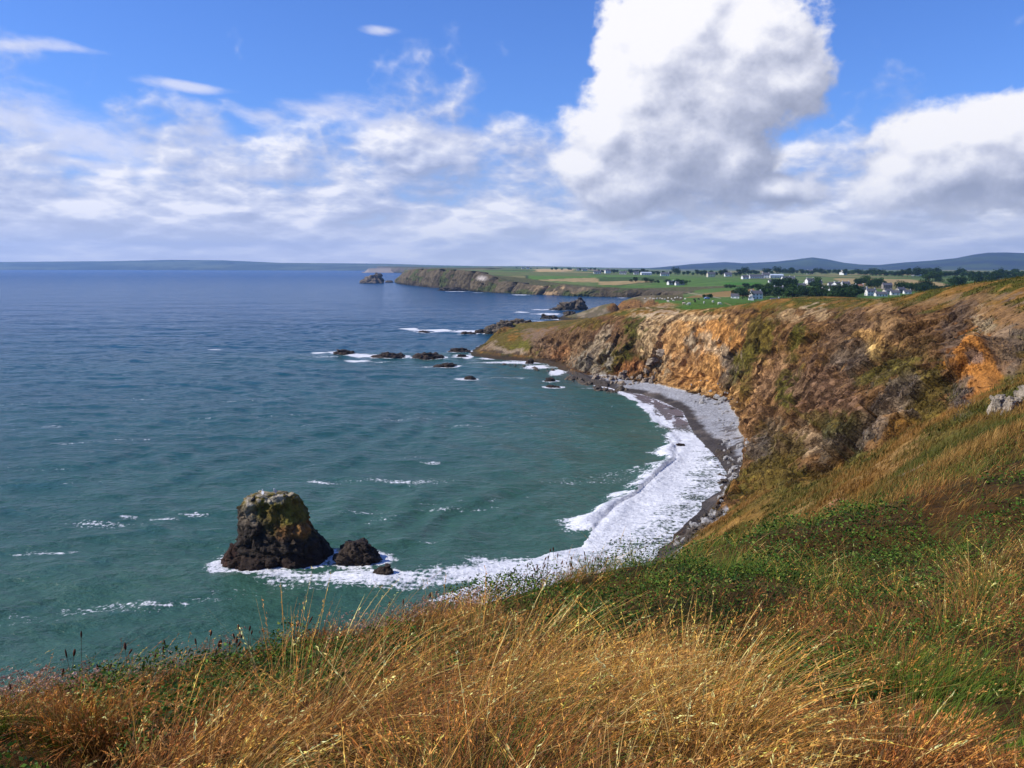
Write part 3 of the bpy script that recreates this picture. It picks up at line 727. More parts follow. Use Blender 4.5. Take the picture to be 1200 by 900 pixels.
# ---- cliff ribbons of the far coast (their feet follow the waterline, their tops carry the land on)
def ribbon(name, base, hts, setb, inland, nv, nu, amp, colf, kind='structure', scale=12.0, seed=0, ztop_fn=None, notches=None):
    B = resample(base, nu); H = np.interp(np.linspace(0, 1, nu), np.linspace(0, 1, len(hts)), hts)
    t = np.gradient(B[:, :2], axis=0); t /= np.linalg.norm(t, axis=1)[:, None] + 1e-9
    # smooth the normals so that the sheet does not fold
    kw = 141; k = np.ones(kw) / kw
    n = np.stack([np.convolve(np.pad(t[:, 1], 70, 'edge'), k, 'valid'), np.convolve(np.pad(-t[:, 0], 70, 'edge'), k, 'valid')], 1)
    n /= np.linalg.norm(n, axis=1)[:, None] + 1e-9              # inland = right of travel
    v = np.linspace(0, 1, nv)[:, None]
    U = np.arange(nu) / nu
    X = B[None, :, 0] + n[None, :, 0] * setb * (v ** 1.3); Y = B[None, :, 1] + n[None, :, 1] * setb * (v ** 1.3)
    Z = -2 + (H[None, :] + 2) * v + 0 * X
    rid = fbm(X / scale, Y / scale, Z / (scale * 3.0), oct=5, seed=seed, ridged=True) - 0.5
    f2 = fbm(X / (scale * .3), Y / (scale * .3), Z / (scale * .5), oct=4, seed=seed + 3, ridged=True) - 0.5
    env = np.sin(np.pi * np.clip(v, 0, 1)) ** 0.5
    d = (rid * amp + f2 * amp * 0.45) * env
    if notches:
        pxb, _p = proj(B[:, 0], B[:, 1], B[:, 2])
        for (nx0, nw, nd) in notches: d = d - (np.exp(-((pxb - nx0) / nw) ** 2) * nd)[None] * np.clip(v * 6, 0, 1) * np.clip((1.04 - v) * 8, 0, 1)
    X = X - n[None, :, 0] * d; Y = Y - n[None, :, 1] * d
    rows_x = [X]; rows_y = [Y]; rows_z = [Z]
    for off in inland:
        rows_x.append((B[:, 0] + n[:, 0] * (setb + off))[None]); rows_y.append((B[:, 1] + n[:, 1] * (setb + off))[None])
        zt = H + 0.3 if ztop_fn is None else np.maximum(ztop_fn(rows_x[-1][0], rows_y[-1][0]) * min(1, off / 60.0) + H * (1 - min(1, off / 60.0)), 0) + 0.4
        rows_z.append(zt[None])
    X = np.vstack(rows_x); Y = np.vstack(rows_y); Z = np.vstack(rows_z); ny, nx = X.shape
    idx = np.arange(ny * nx).reshape(ny, nx); q = np.stack([idx[:-1, :-1], idx[:-1, 1:], idx[1:, 1:], idx[1:, :-1]], -1).reshape(-1, 4)
    P = np.stack([X.ravel(), Y.ravel(), Z.ravel()], 1)
    vv = np.vstack([np.repeat(v, nx, 1)] + [np.full((1, nx), 1.05)] * len(inland)).ravel()
    rr = np.zeros((ny, nx)); rr[:nv] = rid + f2 * .5
    col = colf(P[:, 0], P[:, 1], P[:, 2], vv, rr.ravel(), np.tile(U, ny))
    me = np_mesh(name, P, q); set_col(me, 'col', np.clip(col, 0.01, 0.8)); set_f(me, 'rock', (vv < 1).astype(np.float32))
    return tag(link(name, me, M_FARROCK), kind=kind)
def farrock_mat():
    m, nt, b = new_mat('far_rock', 0.95, 0.1); p = geopos(nt); c = attr(nt, 'col', True)
    n = tnoise(nt, p, 0.12, 7, 0.7); n2 = tnoise(nt, mapping(nt, p, (1, 1, 0.2)), 0.25, 5, 0.7)
    _put(nt, b.inputs['Base Color'], mixc(nt, (n * 0.5 + n2 * 0.5).step(0.32, 0.68), mixc(nt, 1.0, c, (0.55, 0.53, 0.5), 'MULTIPLY'), mixc(nt, 1.0, c, (1.4, 1.38, 1.35), 'MULTIPLY')))
    _put(nt, b.inputs['Normal'], bump(nt, n + n2, 1.0, 3.0))
    return m
M_FARROCK = farrock_mat()
def far_col(x, y, z, v, rid, u):
    a = fbm(x / 60, y / 60, z / 40, oct=4, seed=81); b = fbm(x / 18, y / 18, z / 12, oct=4, seed=83)
    col = np.array((0.045, 0.036, 0.023)) * (1 - a[:, None]) + np.array((0.135, 0.108, 0.066)) * a[:, None]
    col = col * (0.30 + 1.3 * np.clip(rid + .5, 0, 1))[:, None]
    px, py = proj(x, y, z)
    warm = sstep(40, 10, np.abs(px - 655)) ; w = (warm * sstep(0.4, 0.6, b))[:, None] * 0.8; col = col * (1 - w) + np.array((0.50, 0.34, 0.18)) * w
    lt = sstep(9, 3, np.hypot((px - 565) * 1, (py - 326) * 2.0))[:, None] * 0.8; col = col * (1 - lt) + np.array((.5, .45, .4)) * lt
    g = sstep(0.54, 0.62, fbm(x / 45, y / 45, z / 14, oct=4, seed=85) + np.maximum(0, v - 0.85) * 0.6 - 0.03)[:, None]
    col = col * (1 - g * 0.8) + np.array((0.075, 0.10, 0.03)) * g * 0.8
    t = sstep(0.22, 0.08, v)[:, None]; col = col * (1 - t * 0.8) + np.array((0.05, 0.04, 0.03)) * t * 0.8
    top = (v > 1.0)[:, None]; col = np.where(top, np.array((0.12, 0.115, 0.045)), col)
    return col
# hills on the horizon
def ridge_hill(name, pts, depth, col1, col2, seed, rough=0.06):
    """pts: (px, py_top, distance); a long hill with real depth behind its crest and a slope down in front"""
    tops = np.array([W(a, b, y=c) for a, b, c in pts]); T = resample(tops, 420)
    bx = T[:, 0]; by = T[:, 1]; H = T[:, 2]
    k = np.linspace(-1, 1, 25); X = []; Y = []; Z = []
    for s in k:
        yy = by + s * depth; xx = bx * (yy / by)
        X.append(xx); Y.append(yy); prof = (1 - abs(s)) ** 0.8 if s < 0 else (1 - s) ** 0.6
        nz = (fbm(xx / 2200, yy / 1400, oct=5, seed=seed, ridged=True) - 0.5) * rough * (1 - abs(s) ** 4) * np.maximum(H, 60) * min(1, abs(s) * 3.0)
        Z.append(np.maximum(H, 5) * prof + nz * 2 - 6 * abs(s))
    X, Y, Z = map(np.array, (X, Y, Z)); ny, nx = X.shape
    idx = np.arange(ny * nx).reshape(ny, nx); q = np.stack([idx[:-1, :-1], idx[:-1, 1:], idx[1:, 1:], idx[1:, :-1]], -1).reshape(-1, 4)
    x, y = X.ravel(), Y.ravel(); a = sstep(0.42, 0.58, fbm(x / 700, y / 400, oct=5, seed=seed + 2))[:, None]
    iu = np.floor(x / 330 + vn(x / 500, y / 500) * 2).astype(np.int64); iv = np.floor(y / 300 + vn(x / 400, y / 400, seed=2) * 2).astype(np.int64)
    h = _hash(iu, iv, iu * 0, 5)[:, None]
    col = (np.array(col1) * (1 - a) + np.array(col2) * a) * (0.75 + 0.5 * h)
    me = np_mesh(name, np.stack([x, y, Z.ravel()], 1), q); set_col(me, 'col', col); set_f(me, 'rock', np.zeros(len(x)))
    return tag(link(name, me, M_FARROCK), kind='structure')

build_near(); build_bay(); build_far()
cf = np.array(WL([(800, 351), (770, 349.5)]) + coast_far); cf[:, 2] = 0
def ht(px, py_top, y): return W(px, py_top, y=y)[2]
# heights of the cliff tops along the far coast, as (arc fraction sampled at coast_far points)
tops_far = [(800,342),(770,340),(745,338),(728,338),(712,337),(690,336),(668,336),(650,333),(628,335),(610,333),(598,331),(590,330),(578,329),(566,322),(553,318.5),(545,317.5),(534,316.5),(520,315.5),(510,315),(503,314.8),(494,315),(484,314.6),(474,316.5),(465,324)]
hh = [max(6, ht(a, b, cf[i, 1] + 14)) for i, (a, b) in enumerate(tops_far)]
sfr = np.r_[0, np.cumsum(np.linalg.norm(np.diff(cf, axis=0), axis=1))]; sfr /= sfr[-1]
hs = np.interp(np.linspace(0, 1, 200), sfr, hh)
ribbon('far_cliff', cf, hs, 14.0, [10, 30, 60, 110], 44, 1500, 17.0, far_col, scale=26.0, seed=3, notches=[(510,3.2,46),(546,2.4,34),(595,2,30),(572,2,14),(524,2,16),(487,2,14),(632,2,14)], ztop_fn=lambda x, y: zbase(np.asarray(x, float), np.asarray(y, float)))
ce = np.array([coast_far[-1]] + coast_end); ce[:, 2] = 0
ribbon('far_cliff', ce, [hh[-1], 38, 38, 45, 50], 20.0, [30, 100, 250], 16, 300, 30.0, far_col, scale=60, seed=9)
ridge_hill('far_hills', [(-260,309,15000),(-60,308,15000),(0,307,15000),(60,306.5,15000),(130,306,15000),(200,304.5,14500),(260,305,14000),(330,308,13500),(400,308.5,13000),(450,309,12500),(520,311,12000),(600,312.5,12000),(700,313.5,12500),(760,314,13000)], 2600, (0.07,0.10,0.08),(0.12,0.15,0.10), 3)
ridge_hill('faint_headland', [(424,321,6800),(432,314.6,6900),(450,314,6900),(480,314,6900),(520,314,7000),(560,314,7000)], 500, (0.22,0.17,0.12),(0.30,0.25,0.19), 5, 0.02)
ridge_hill('mountains', [(735,316,12500),(775,313,12500),(810,309.5,12500),(850,307,12500),(872,308.5,12500),(910,306.5,12300),(932,304,12200),(952,301.5,12000),(968,303.5,12000),(990,308,12000),(1010,310,12000),(1030,310.5,11800),(1060,307.5,11500),(1090,305.5,11200),(1120,302.5,11000),(1140,298.5,11000),(1158,296,11000),(1180,295.8,11000),(1210,297,11000),(1300,300,11000),(1500,304,11500)], 3300, (0.030,0.033,0.042),(0.06,0.08,0.04), 8, 0.10)
# ================================================================== ROCKS IN THE SEA AND ON THE SHORE
ROCKS = []           # (x, y, rx, ry) of everything the sea washes round
def rock_mat():
    m, nt, b = new_mat('wet_rock', 0.75, 0.3); p = geopos(nt); c = attr(nt, 'col', True)
    n = tnoise(nt, p, 1.2, 8, 0.7); n2 = tnoise(nt, mapping(nt, p, (1, 1, .3), (0, R(35), 0)), 2.2, 5, 0.7); v = tvor(nt, p, 1.3)
    _put(nt, b.inputs['Base Color'], mixc(nt, (n * 0.5 + n2 * 0.5).step(0.3, 0.7), mixc(nt, 1.0, c, (0.45, 0.43, 0.4), 'MULTIPLY'), mixc(nt, 1.0, c, (1.7, 1.65, 1.6), 'MULTIPLY')))
    _put(nt, b.inputs['Normal'], bump(nt, n + n2 + v * 0.5, 1.0, 0.5))
    return m
M_ROCK = rock_mat()
def rock_mesh(name, secs, y0, df=0.8, seed=0, amp=0.5, nu=120, nv=90, colf=None, lean=0.0, scale=2.2):
    """secs: (z, x_left, x_right) from the foot up, at depth y0; a closed mass with ridged relief"""
    S = np.array(secs, float); t = np.linspace(0, 1, nv); lv = np.linspace(0, 1, len(S))
    s_ = np.r_[0, np.cumsum(np.hypot(np.diff(S[:, 0]), np.diff(S[:, 2] - S[:, 1]) * .5))]; s_ /= s_[-1]
    z = np.interp(t, s_, S[:, 0]); xl = np.interp(t, s_, S[:, 1]); xr = np.interp(t, s_, S[:, 2])
    a = np.linspace(0, 2 * np.pi, nu, endpoint=False)
    cx = (xl + xr) / 2; hw = (xr - xl) / 2
    ca = np.sign(np.cos(a)) * np.abs(np.cos(a)) ** 0.8; sa = np.sign(np.sin(a)) * np.abs(np.sin(a)) ** 0.8
    X = cx[:, None] + hw[:, None] * ca; Y = y0 + lean * (z[:, None] - z[0]) + hw[:, None] * df * sa; Z = z[:, None] + 0 * X
    nx = np.cos(a)[None] + 0 * X; ny = np.sin(a)[None] + 0 * X
    r1 = fbm(X / (scale * 1.6), Y / (scale * 1.6), Z / (scale * 1.6), oct=5, seed=seed, ridged=True) - 0.55
    u = X * .8 + Z * .6
    r2 = fbm(u / (scale * .4), Y / (scale), (Z * .8 - X * .6) / (scale * 1.5), oct=4, seed=seed + 7, ridged=True) - 0.55
    r3 = fbm(X / scale * 3, Y / scale * 3, Z / scale * 3, oct=3, seed=seed + 11, ridged=True) - .5
    r1 = np.sign(r1) * np.abs(r1 * 2) ** .8 * .5
    F1, J1 = facets(X / (scale * 1.1), Y / (scale * 1.1), Z / (scale * 1.3), seed + 1); F2, J2 = facets((X + Z * .4) / (scale * .42), Y / (scale * .42), Z / (scale * .5), seed + 5)
    d = (r1 * 2.0 + r2 * 1.0 + r3 * .4 + F1 * 1.0 + F2 * .6 - J1 * .3) * amp - amp * .25 * np.minimum(1, hw / max(hw.max() * .4, 1e-6))[:, None]
    X = X + nx * d; Y = Y + ny * d; Z = Z + (r1 + r3 * .6 + F1 * .9 + F2 * .5) * amp * 0.8 * np.linspace(0, 1, nv)[:, None]
    top = np.array([[X[-1].mean(), Y[-1].mean(), Z[-1].mean() + amp * .1]])
    P = np.vstack([np.stack([X.ravel(), Y.ravel(), Z.ravel()], 1), top])
    i = np.arange(nv * nu).reshape(nv, nu); j = np.roll(i, -1, 1)
    q = np.stack([i[:-1], j[:-1], j[1:], i[1:]], -1).reshape(-1, 4)
    capq = np.stack([i[-1], j[-1], np.full(nu, len(P) - 1), np.full(nu, len(P) - 1)], -1)[:, :3]
    me = bpy.data.meshes.new(name)
    me.from_pydata([], [], [])
    me = np_mesh2(name, P, q, capq)
    rid = np.r_[(r1 + r2 * .5 + F2 * .3 - J2 * .3).ravel(), 0]
    set_col(me, 'col', np.clip((colf or rock_col)(P[:, 0], P[:, 1], P[:, 2], rid), 0.004, .9).astype(np.float32))
    return me
def np_mesh2(name, P, quads, tris):
    me = bpy.data.meshes.new(name); me.vertices.add(len(P)); me.vertices.foreach_set('co', np.asarray(P, np.float32).ravel())
    L = np.r_[quads.ravel(), tris.ravel()].astype(np.int32); me.loops.add(len(L)); me.loops.foreach_set('vertex_index', L)
    n = len(quads) + len(tris); me.polygons.add(n)
    st = np.r_[np.arange(len(quads)) * 4, len(quads) * 4 + np.arange(len(tris)) * 3].astype(np.int32)
    me.polygons.foreach_set('loop_start', st); me.polygons.foreach_set('use_smooth', np.ones(n, bool)); me.update(calc_edges=True)
    return me
def rock_col(x, y, z, r):
    a = fbm(x / 2, y / 2, z / 2, oct=4, seed=3)[:, None]
    c = np.array((0.012, 0.008, 0.006)) * (1 - a) + np.array((0.055, 0.038, 0.026)) * a
    return c * (0.7 + 0.9 * np.clip(r[:, None] + .5, 0, 1))
def rock_from_px(name, label, cat, prof, y0, group=None, **k):
    """prof: (py, px_left, px_right) from the foot up as seen in the photograph"""
    secs = []
    for (py, a, b) in prof:
        A = W(a, py, y=y0); B = W(b, py, y=y0); secs.append((A[2], A[0], B[0]))
    c = (secs[0][1] + secs[0][2]) / 2
    z0 = secs[0]; w = z0[2] - z0[1]
    if secs[0][0] > -1: secs = [(-1.2, z0[1] - w * .03, z0[2] + w * .03)] + secs
    me = rock_mesh(name, secs, y0, **k)
    o = link(name, me, M_ROCK); tag(o, label, cat, group)
    ROCKS.append((c, y0, w / 2, w / 2 * k.get('df', .8)))
    return o
def stack_col(x, y, z, r):
    a = fbm(x / 1.5, y / 1.5, z / 1.5, oct=5, seed=3); b = fbm(x / 3.5, y / 3.5, z / 3.5, oct=4, seed=8)
    c = np.array((0.010, 0.007, 0.005)) * (1 - a[:, None]) + np.array((0.062, 0.044, 0.030)) * a[:, None]
    px, py = proj(x, y, z)
    g = sstep(5.2, 7.2, z + (b - .5) * 5 + (px - 318) * 0.035)[:, None]
    gc = np.array((0.14, 0.135, 0.012)) * a[:, None] * 1.3 + np.array((0.17, 0.09, 0.02)) * (1 - a[:, None]) * .8
    c = c * (1 - g) + gc * g
    o = (sstep(4.0, 5.2, z + (b - .5) * 3) * sstep(6.8, 5.8, z + (b - .5) * 3) * sstep(318, 328, px))[:, None] * .8
    c = c * (1 - o) + np.array((0.26, 0.12, 0.035)) * o
    s = (sstep(14, 4, np.abs(px - 291)) * sstep(3.5, 6, z))[:, None] * .55 * sstep(.4, .6, a)[:, None]; c = c * (1 - s) + np.array((0.33, 0.27, 0.19)) * s  # pale left flank: the sunlit side painted into the rock colour
    w = (sstep(8.9, 9.6, z + (a - .5) * 2.5 - (px - 318) * 0.012) * sstep(.38, .52, fbm(x * 1.3, y * 1.3, z * 1.3, oct=3, seed=6)))[:, None] * .8
    c = c * (1 - w) + np.array((0.50, 0.45, 0.37)) * w
    k = sstep(2.2, 0.8, z + (a - .5) * 2)[:, None]; c = c * (1 - k) + np.array((0.030, 0.016, 0.009)) * k
    return c
rock_from_px('sea_stack', 'tall dark sea stack in the bay with yellow-green lichen and a pale bird-whitened top', 'sea stack',
    [(656,268,386),(648,272,383),(640,280,378),(630,283,372),(620,284,366),(608,282,358),(597,282,351),(590,286,347),(585,292,344),(581,300,341),(579,310,335)], 120.0,
    df=.72, seed=4, amp=.55, nu=300, nv=240, colf=stack_col, scale=2.3)
rock_from_px('rock_ledge', 'low brown rock ledge at the left foot of the tall sea stack', 'rock', [(658,262,290),(650,263,288),(643,268,286),(638,274,282)], 117.5, df=.9, seed=14, amp=.25, nu=90, nv=50, scale=1.2,
    colf=lambda x, y, z, r: rock_col(x, y, z, r) * np.array((.8, .5, .38)))
rock_from_px('sea_rock', 'rounded dark rock about half the stack\'s width, just right of the tall sea stack', 'rock', [(664,391,444),(656,393,444),(649,396,441),(642,400,436),(637,405,431),(635,410,427)], 119.0, df=.75, seed=8, amp=.4, nu=140, nv=90, scale=1.6)
rock_from_px('sea_rock', 'small low rock awash in foam, rightmost of the three beside the tall sea stack', 'rock', [(673,436,463),(669,439,461),(666,444,457),(664.5,449,453)], 113.0, df=.7, seed=12, amp=.25, nu=90, nv=50, scale=1.0)
def low_rock(label, px, py, w, h, seed, tall=1.0, group=None, cat='rock', df=.8, pk=0.5, col=None):
    y = W(px, py, z=0)[1]; y0 = y + 0.3 * w / 1000 * y
    p = [(py - .5, px - w / 2, px + w / 2), (py - h * .45, px - w * .44, px + w * .44), (py - h * .8, px - w * .36 + (pk - .5) * w * .3, px + w * .33 + (pk - .5) * w * .3), (py - h, px - w * .1 + (pk - .5) * w * .4, px + w * .08 + (pk - .5) * w * .4)]
    ws = w / 1000 * y
    return rock_from_px('sea_rock', label, cat, p, y0, group, df=df, seed=seed, amp=ws * .07 + .16, nu=100, nv=44, scale=max(1.2, ws * .22), colf=col)
G = 'rocks of the reef breaking the surface off the headland'
for i, (lab, px, py, w, h) in enumerate([
  ('leftmost low black rock of the reef off the headland, foam to its left', 403, 415.5, 24, 4.5),
  ('long low brown rock of the reef, second from the left', 457, 419, 38, 5.5),
  ('humped dark rock in the middle of the reef, third from the left', 502, 420, 36, 6.5),
  ('flat rock with a white splash on its left, just nearer than the reef line', 523, 430.5, 26, 4.5),
  ('long flat rock just off the headland tip', 539, 412.5, 24, 4),
  ('small rock awash between the reef and the headland tip', 541, 418.5, 11, 3),
  ('tiny rock with a foam collar, alone in the middle of the bay', 551, 444, 12, 3),
  ('dark round rock in the bay off the boulder shore, upper of a pair', 644.5, 447, 11, 5),
  ('dark flat rock in the bay off the boulder shore, lower of a pair', 648.5, 455, 15, 4.2),
  ('dark block standing at the foot of the headland, foam round it', 621, 426.5, 9, 7),
  ('low black rock showing through the far line of surf', 549, 391.5, 18, 2.4),
  ('small black rock between the far surf and the rock ridge', 564, 390.5, 16, 5.0),
  ('small rock awash at the left end of the far line of surf', 497, 389.5, 12, 1.6)]):
    low_rock(lab, px, py, w, h * .8, 20 + i, group=G, pk=0.35 + 0.3 * (i % 2))
gcol = lambda x, y, z, r: (np.array((0.055, 0.045, 0.034)) + np.array((0.11, 0.085, 0.055)) * fbm(x / 6, y / 6, z / 6, oct=4)[:, None]) * (0.55 + .9 * np.clip(r[:, None] + .5, 0, 1)) * (0.25 + .75 * sstep(.6, 2.5, z)[:, None])
G2 = 'grey rock masses of the low ridge behind the headland'
for i, (lab, px, py, w, h) in enumerate([('dark pointed rock at the seaward end of the ridge behind the headland', 577, 391.5, 17, 11), ('grey rounded rock mass second from the seaward end of the ridge', 592, 392, 26, 16),
    ('high grey rock mass with a turf cap at the landward end of the ridge', 610, 391, 30, 16)]):
    low_rock(lab, px, py, w, h, 50 + i, group=G2, col=gcol)
rock_from_px('island_rock', 'jagged grey islet off the cove, long low tail, tall block at its right end', 'islet',
   [(370.5,622,689),(368,624,688),(365,632,687.5),(362,645,687),(359,652,686.5),(356,660,686),(353,671,685),(350.5,674,682),(349.5,676,680)], 850.0, df=.35, seed=33, amp=2.6, nu=200, nv=90, scale=9.0, colf=gcol)
G3 = 'small rocks scattered round the islet off the cove'
for i, (lab, px, py, w, h) in enumerate([('brown rock standing just in front of the islet\'s tall block', 667, 373, 16, 8),('low rock left of the brown rock before the islet', 645, 374, 22, 3),('tiny black rock at the left below the islet', 637, 371.5, 5, 3.5),
   ('dark rock right of the islet, before the cove headland', 690, 373, 18, 5),('black rock against the cove headland\'s foot', 703, 371.5, 16, 6),('small black rock between islet and cove headland', 692, 368, 9, 3.5),('flat rock at the near side of the cove', 678, 375, 20, 3)]):
    low_rock(lab, px, py, w, h, 70 + i, group=G3, col=lambda x, y, z, r: gcol(x, y, z, r) * .6)
rock_from_px('sea_stack', 'distant grey sea stack off the end of the far headland, steep on its right side', 'sea stack', [(331.5,421,450),(329,424,448),(326,429,446),(323,434,445),(320.5,439,444),(319,440.5,443)], 2250.0, df=.6, seed=40, amp=5.0, nu=120, nv=60, scale=22.0, colf=gcol)
low_rock('low rock between the distant sea stack and the far headland', 456, 331.2, 9, 2.5, 91, col=gcol)
low_rock('dark skerry at the foot of the far headland', 530, 340.8, 34, 3.2, 92, col=lambda x, y, z, r: gcol(x, y, z, r) * .4)
low_rock('dark seaweed-covered rock in the breaking wave by the beach', 797, 524, 12, 4, 93, pk=.6)

# boulders: a few shapes copied about
def boulder_protos(n, col, seed):
    out = []
    for i in range(n):
        me = rock_mesh('boulder', [(-.35, -.5, .5), (0.0, -.52, .52), (.3, -.42, .42), (.5, -.25, .25), (.56, -.08, .08)], 0.0, df=random.uniform(.6, 1.0), seed=seed + i * 5, amp=.15, nu=26, nv=14, scale=.45, colf=col)
        me.materials.append(M_ROCK); out.append(me)
    return out
dkb = boulder_protos(5, lambda x, y, z, r: np.array((0.10, 0.08, 0.06)) * (0.6 + fbm(x * 3, y * 3, z * 3)[:, None]), 100)
ltb = boulder_protos(5, lambda x, y, z, r: np.array((0.30, 0.24, 0.18)) * (0.6 + .8 * fbm(x * 3, y * 3, z * 3)[:, None]), 200)
ryb = boulder_protos(4, lambda x, y, z, r: np.array((0.36, 0.35, 0.34)) * (0.6 + .8 * fbm(x * 3, y * 3, z * 3)[:, None]), 300)
def scatter(protos, pts, label, group, smin, smax, name='boulder', cat='boulder'):
    for (x, y) in pts:
        z = float(zbase(np.array([[x]]), np.array([[y]]))[0, 0])
        o = bpy.data.objects.new(name, random.choice(protos)); COL.objects.link(o)
        s = smin * (smax / smin) ** (random.random() ** 2); o.scale = (s * random.uniform(.8, 1.4), s * random.uniform(.8, 1.2), s * random.uniform(.7, 1.1)); o.rotation_euler = (random.uniform(-.2, .2), random.uniform(-.2, .2), random.uniform(0, 6.3))
        o.location = (x, y, max(z, -.2) - .08 * s); tag(o, label, cat, group)
def pts_px(poly, n):
    P = np.array(poly, float); r = []
    while len(r) < n:
        a = random.uniform(P[:, 0].min(), P[:, 0].max()); b = random.uniform(P[:, 1].min(), P[:, 1].max())
        if in_poly(P, np.array([a]), np.array([b]))[0]: w = W(a, b, z=1.0); r.append((w[0], w[1]))
    return r
scatter(dkb, pts_px([(662,436),(676,441),(700,450),(735,455),(735,459),(700,455),(668,443)], 46), 'dark tide-washed boulder among those lining the water at the foot of the grey scree', 'dark boulders along the far shore', 1.2, 3.4)
scatter(ltb, pts_px([(690,441),(712,446),(745,447),(775,449),(770,453),(735,453),(700,449)], 40), 'pale brown boulder fallen at the foot of the ochre cliff', 'pale boulders at the cliff foot', 1.0, 3.0)
scatter(ryb, pts_px([(815,468),(850,466),(855,476),(825,482)], 9), 'pale grey boulder lying in the middle of the shingle beach', 'pale boulders on the shingle', 1.2, 2.6)
scatter(ryb, pts_px([(845,520),(876,515),(880,550),(858,585),(845,600),(838,600),(858,560)], 60), 'grey boulder on the seaweedy lower beach under the near cliff', 'grey boulders on the near beach', .6, 1.8)
scatter(ltb, pts_px([(868,485),(880,485),(880,505),(870,505)], 8), 'brown boulder at the back of the beach under the gully', 'boulders at the back of the beach', .7, 1.6)
scatter(dkb, pts_px([(575,421),(655,431),(655,435),(575,424)], 22), 'dark boulder in the surf at the foot of the headland', 'dark boulders at the headland foot', .9, 2.2)
scatter(dkb + ryb, pts_px([(792,640),(822,611),(850,598),(848,610),(832,628),(800,648)], 70), 'dark wet boulder on the rocky shore just above the near surf', 'wet boulders by the near surf', .5, 1.9)
scatter(dkb, pts_px([(826,515),(850,520),(866,560),(852,590),(845,560),(835,530)], 40), 'weed-dark boulder along the tide line of the near beach', 'weedy boulders on the tide line', .5, 1.5)
scatter(ryb, pts_px([(790,456),(829,463),(872,478),(876,512),(850,512),(822,478)], 80), 'small grey stone scattered over the upper shingle of the beach', 'small stones on the shingle', .25, .9)
# pale outcrop on the near slope
for i, (px, py, w, y) in enumerate([(1172, 459, 22, 60), (1187, 462, 18, 58.5), (1204, 457, 20, 60)]):
    A = W(px, py, y=y); z = float(zbase(np.array([[A[0]]]), np.array([[y]]))[0, 0]); ws = w / 1000 * y; H = ws * .75
    me = rock_mesh('rock_outcrop', [(z - .8, A[0] - ws * .55, A[0] + ws * .55), (z + H * .3, A[0] - ws * .52, A[0] + ws * .5), (z + H * .75, A[0] - ws * .4, A[0] + ws * .42), (z + H, A[0] - ws * .15, A[0] + ws * .2)], y, seed=60 + i, amp=.13, nu=80, nv=50, scale=.7,
        colf=lambda x, y, z, r: np.array((0.40, 0.34, 0.26)) * (.5 + .8 * fbm(x, y, z, oct=4)[:, None]))
    tag(link('rock_outcrop', me, M_ROCK), ['pale lichened block, left of the three outcrops on the slope at the right edge', 'pale lichened block, middle of the three outcrops on the slope at the right edge', 'pale lichened block cut by the right edge of the picture'][i], 'rock', 'pale outcrops on the near slope')
# ================================================================== SEA
OUT = np.array(WL([(500,703),(545,688),(585,672),(622,655),(655,646),(682,640),(700,615),(722,593),(744,582),(769,558),(789,542),(791,527),(797,517),(784,504),(767,489),(751,473),(732,462),(713,455),(695,450)]))[:, :2]
BREAK = OUT[6:]
FOAM_PATCH = [ # px, py, rx, ry, strength : surf away from the shore
 (300,668,46,7,.62),(345,676,66,10,.68),(400,676,48,11,.74),(455,679,56,14,.70),(510,676,60,14,.68),(560,672,55,14,.85),(600,668,70,20,.9),(264,655,20,8,.6),(330,673,44,6,.80),(425,668,30,7,.74),
 (395,412.5,14,1.6,.95),(372,413,12,1.2,.85),(380,417,30,2,.5),(420,416,18,2.0,.9),(440,417,14,1.6,.95),(418,423,20,1.6,.95),(445,424,26,1.2,.5),(505,431,12,1.5,.9),(515,431,20,1.2,.8),(545,444,18,1.6,.8),(552,443,9,1.4,.95),
 (478,385.5,18,1.4,1.0),(500,387,40,1.4,.75),(515,387.5,16,2.0,1.0),(545,388.5,24,1.6,.9),(567,388.5,10,1.5,.95),(540,417,14,2.0,.9),(549,418,8,3,1.0),
 (256,409.7,14,.8,.72),(150,607,18,4,.66),(190,610,30,3.2,.60),(225,604,24,3,.62),(430,565,70,4,.54),(505,543,20,2.2,.56),(490,566,50,5,.52),(380,566,40,3,.52),(60,650,60,4,.45),(120,615,60,5,.5),(500,636,20,2.5,.52),
 (640,368,22,1.2,.95),(612,366,12,1.0,.8),(655,374,24,1.3,.8),(645,377,20,1.2,.8),(622,376,14,.8,.6),(430,332,10,.7,.7),(450,332.5,12,.6,.7),(535,341.5,18,.7,.8),(470,333,10,.6,.7),(610,345.6,14,.6,.8),(730,349,14,.6,.7),(560,343,10,.5,.6),
 (600,425,48,2.2,.85),(635,430,26,3,.95),(652,436,12,4,1.0),(575,420,26,2,.9),(620,424,20,2,.8),(690,455,20,2,.5),(600,443,30,1.2,.45),(645,448,10,1.2,.6),(545,500,40,2,.4),(300,470,80,2,.35),
 (640,690,40,12,.9)]
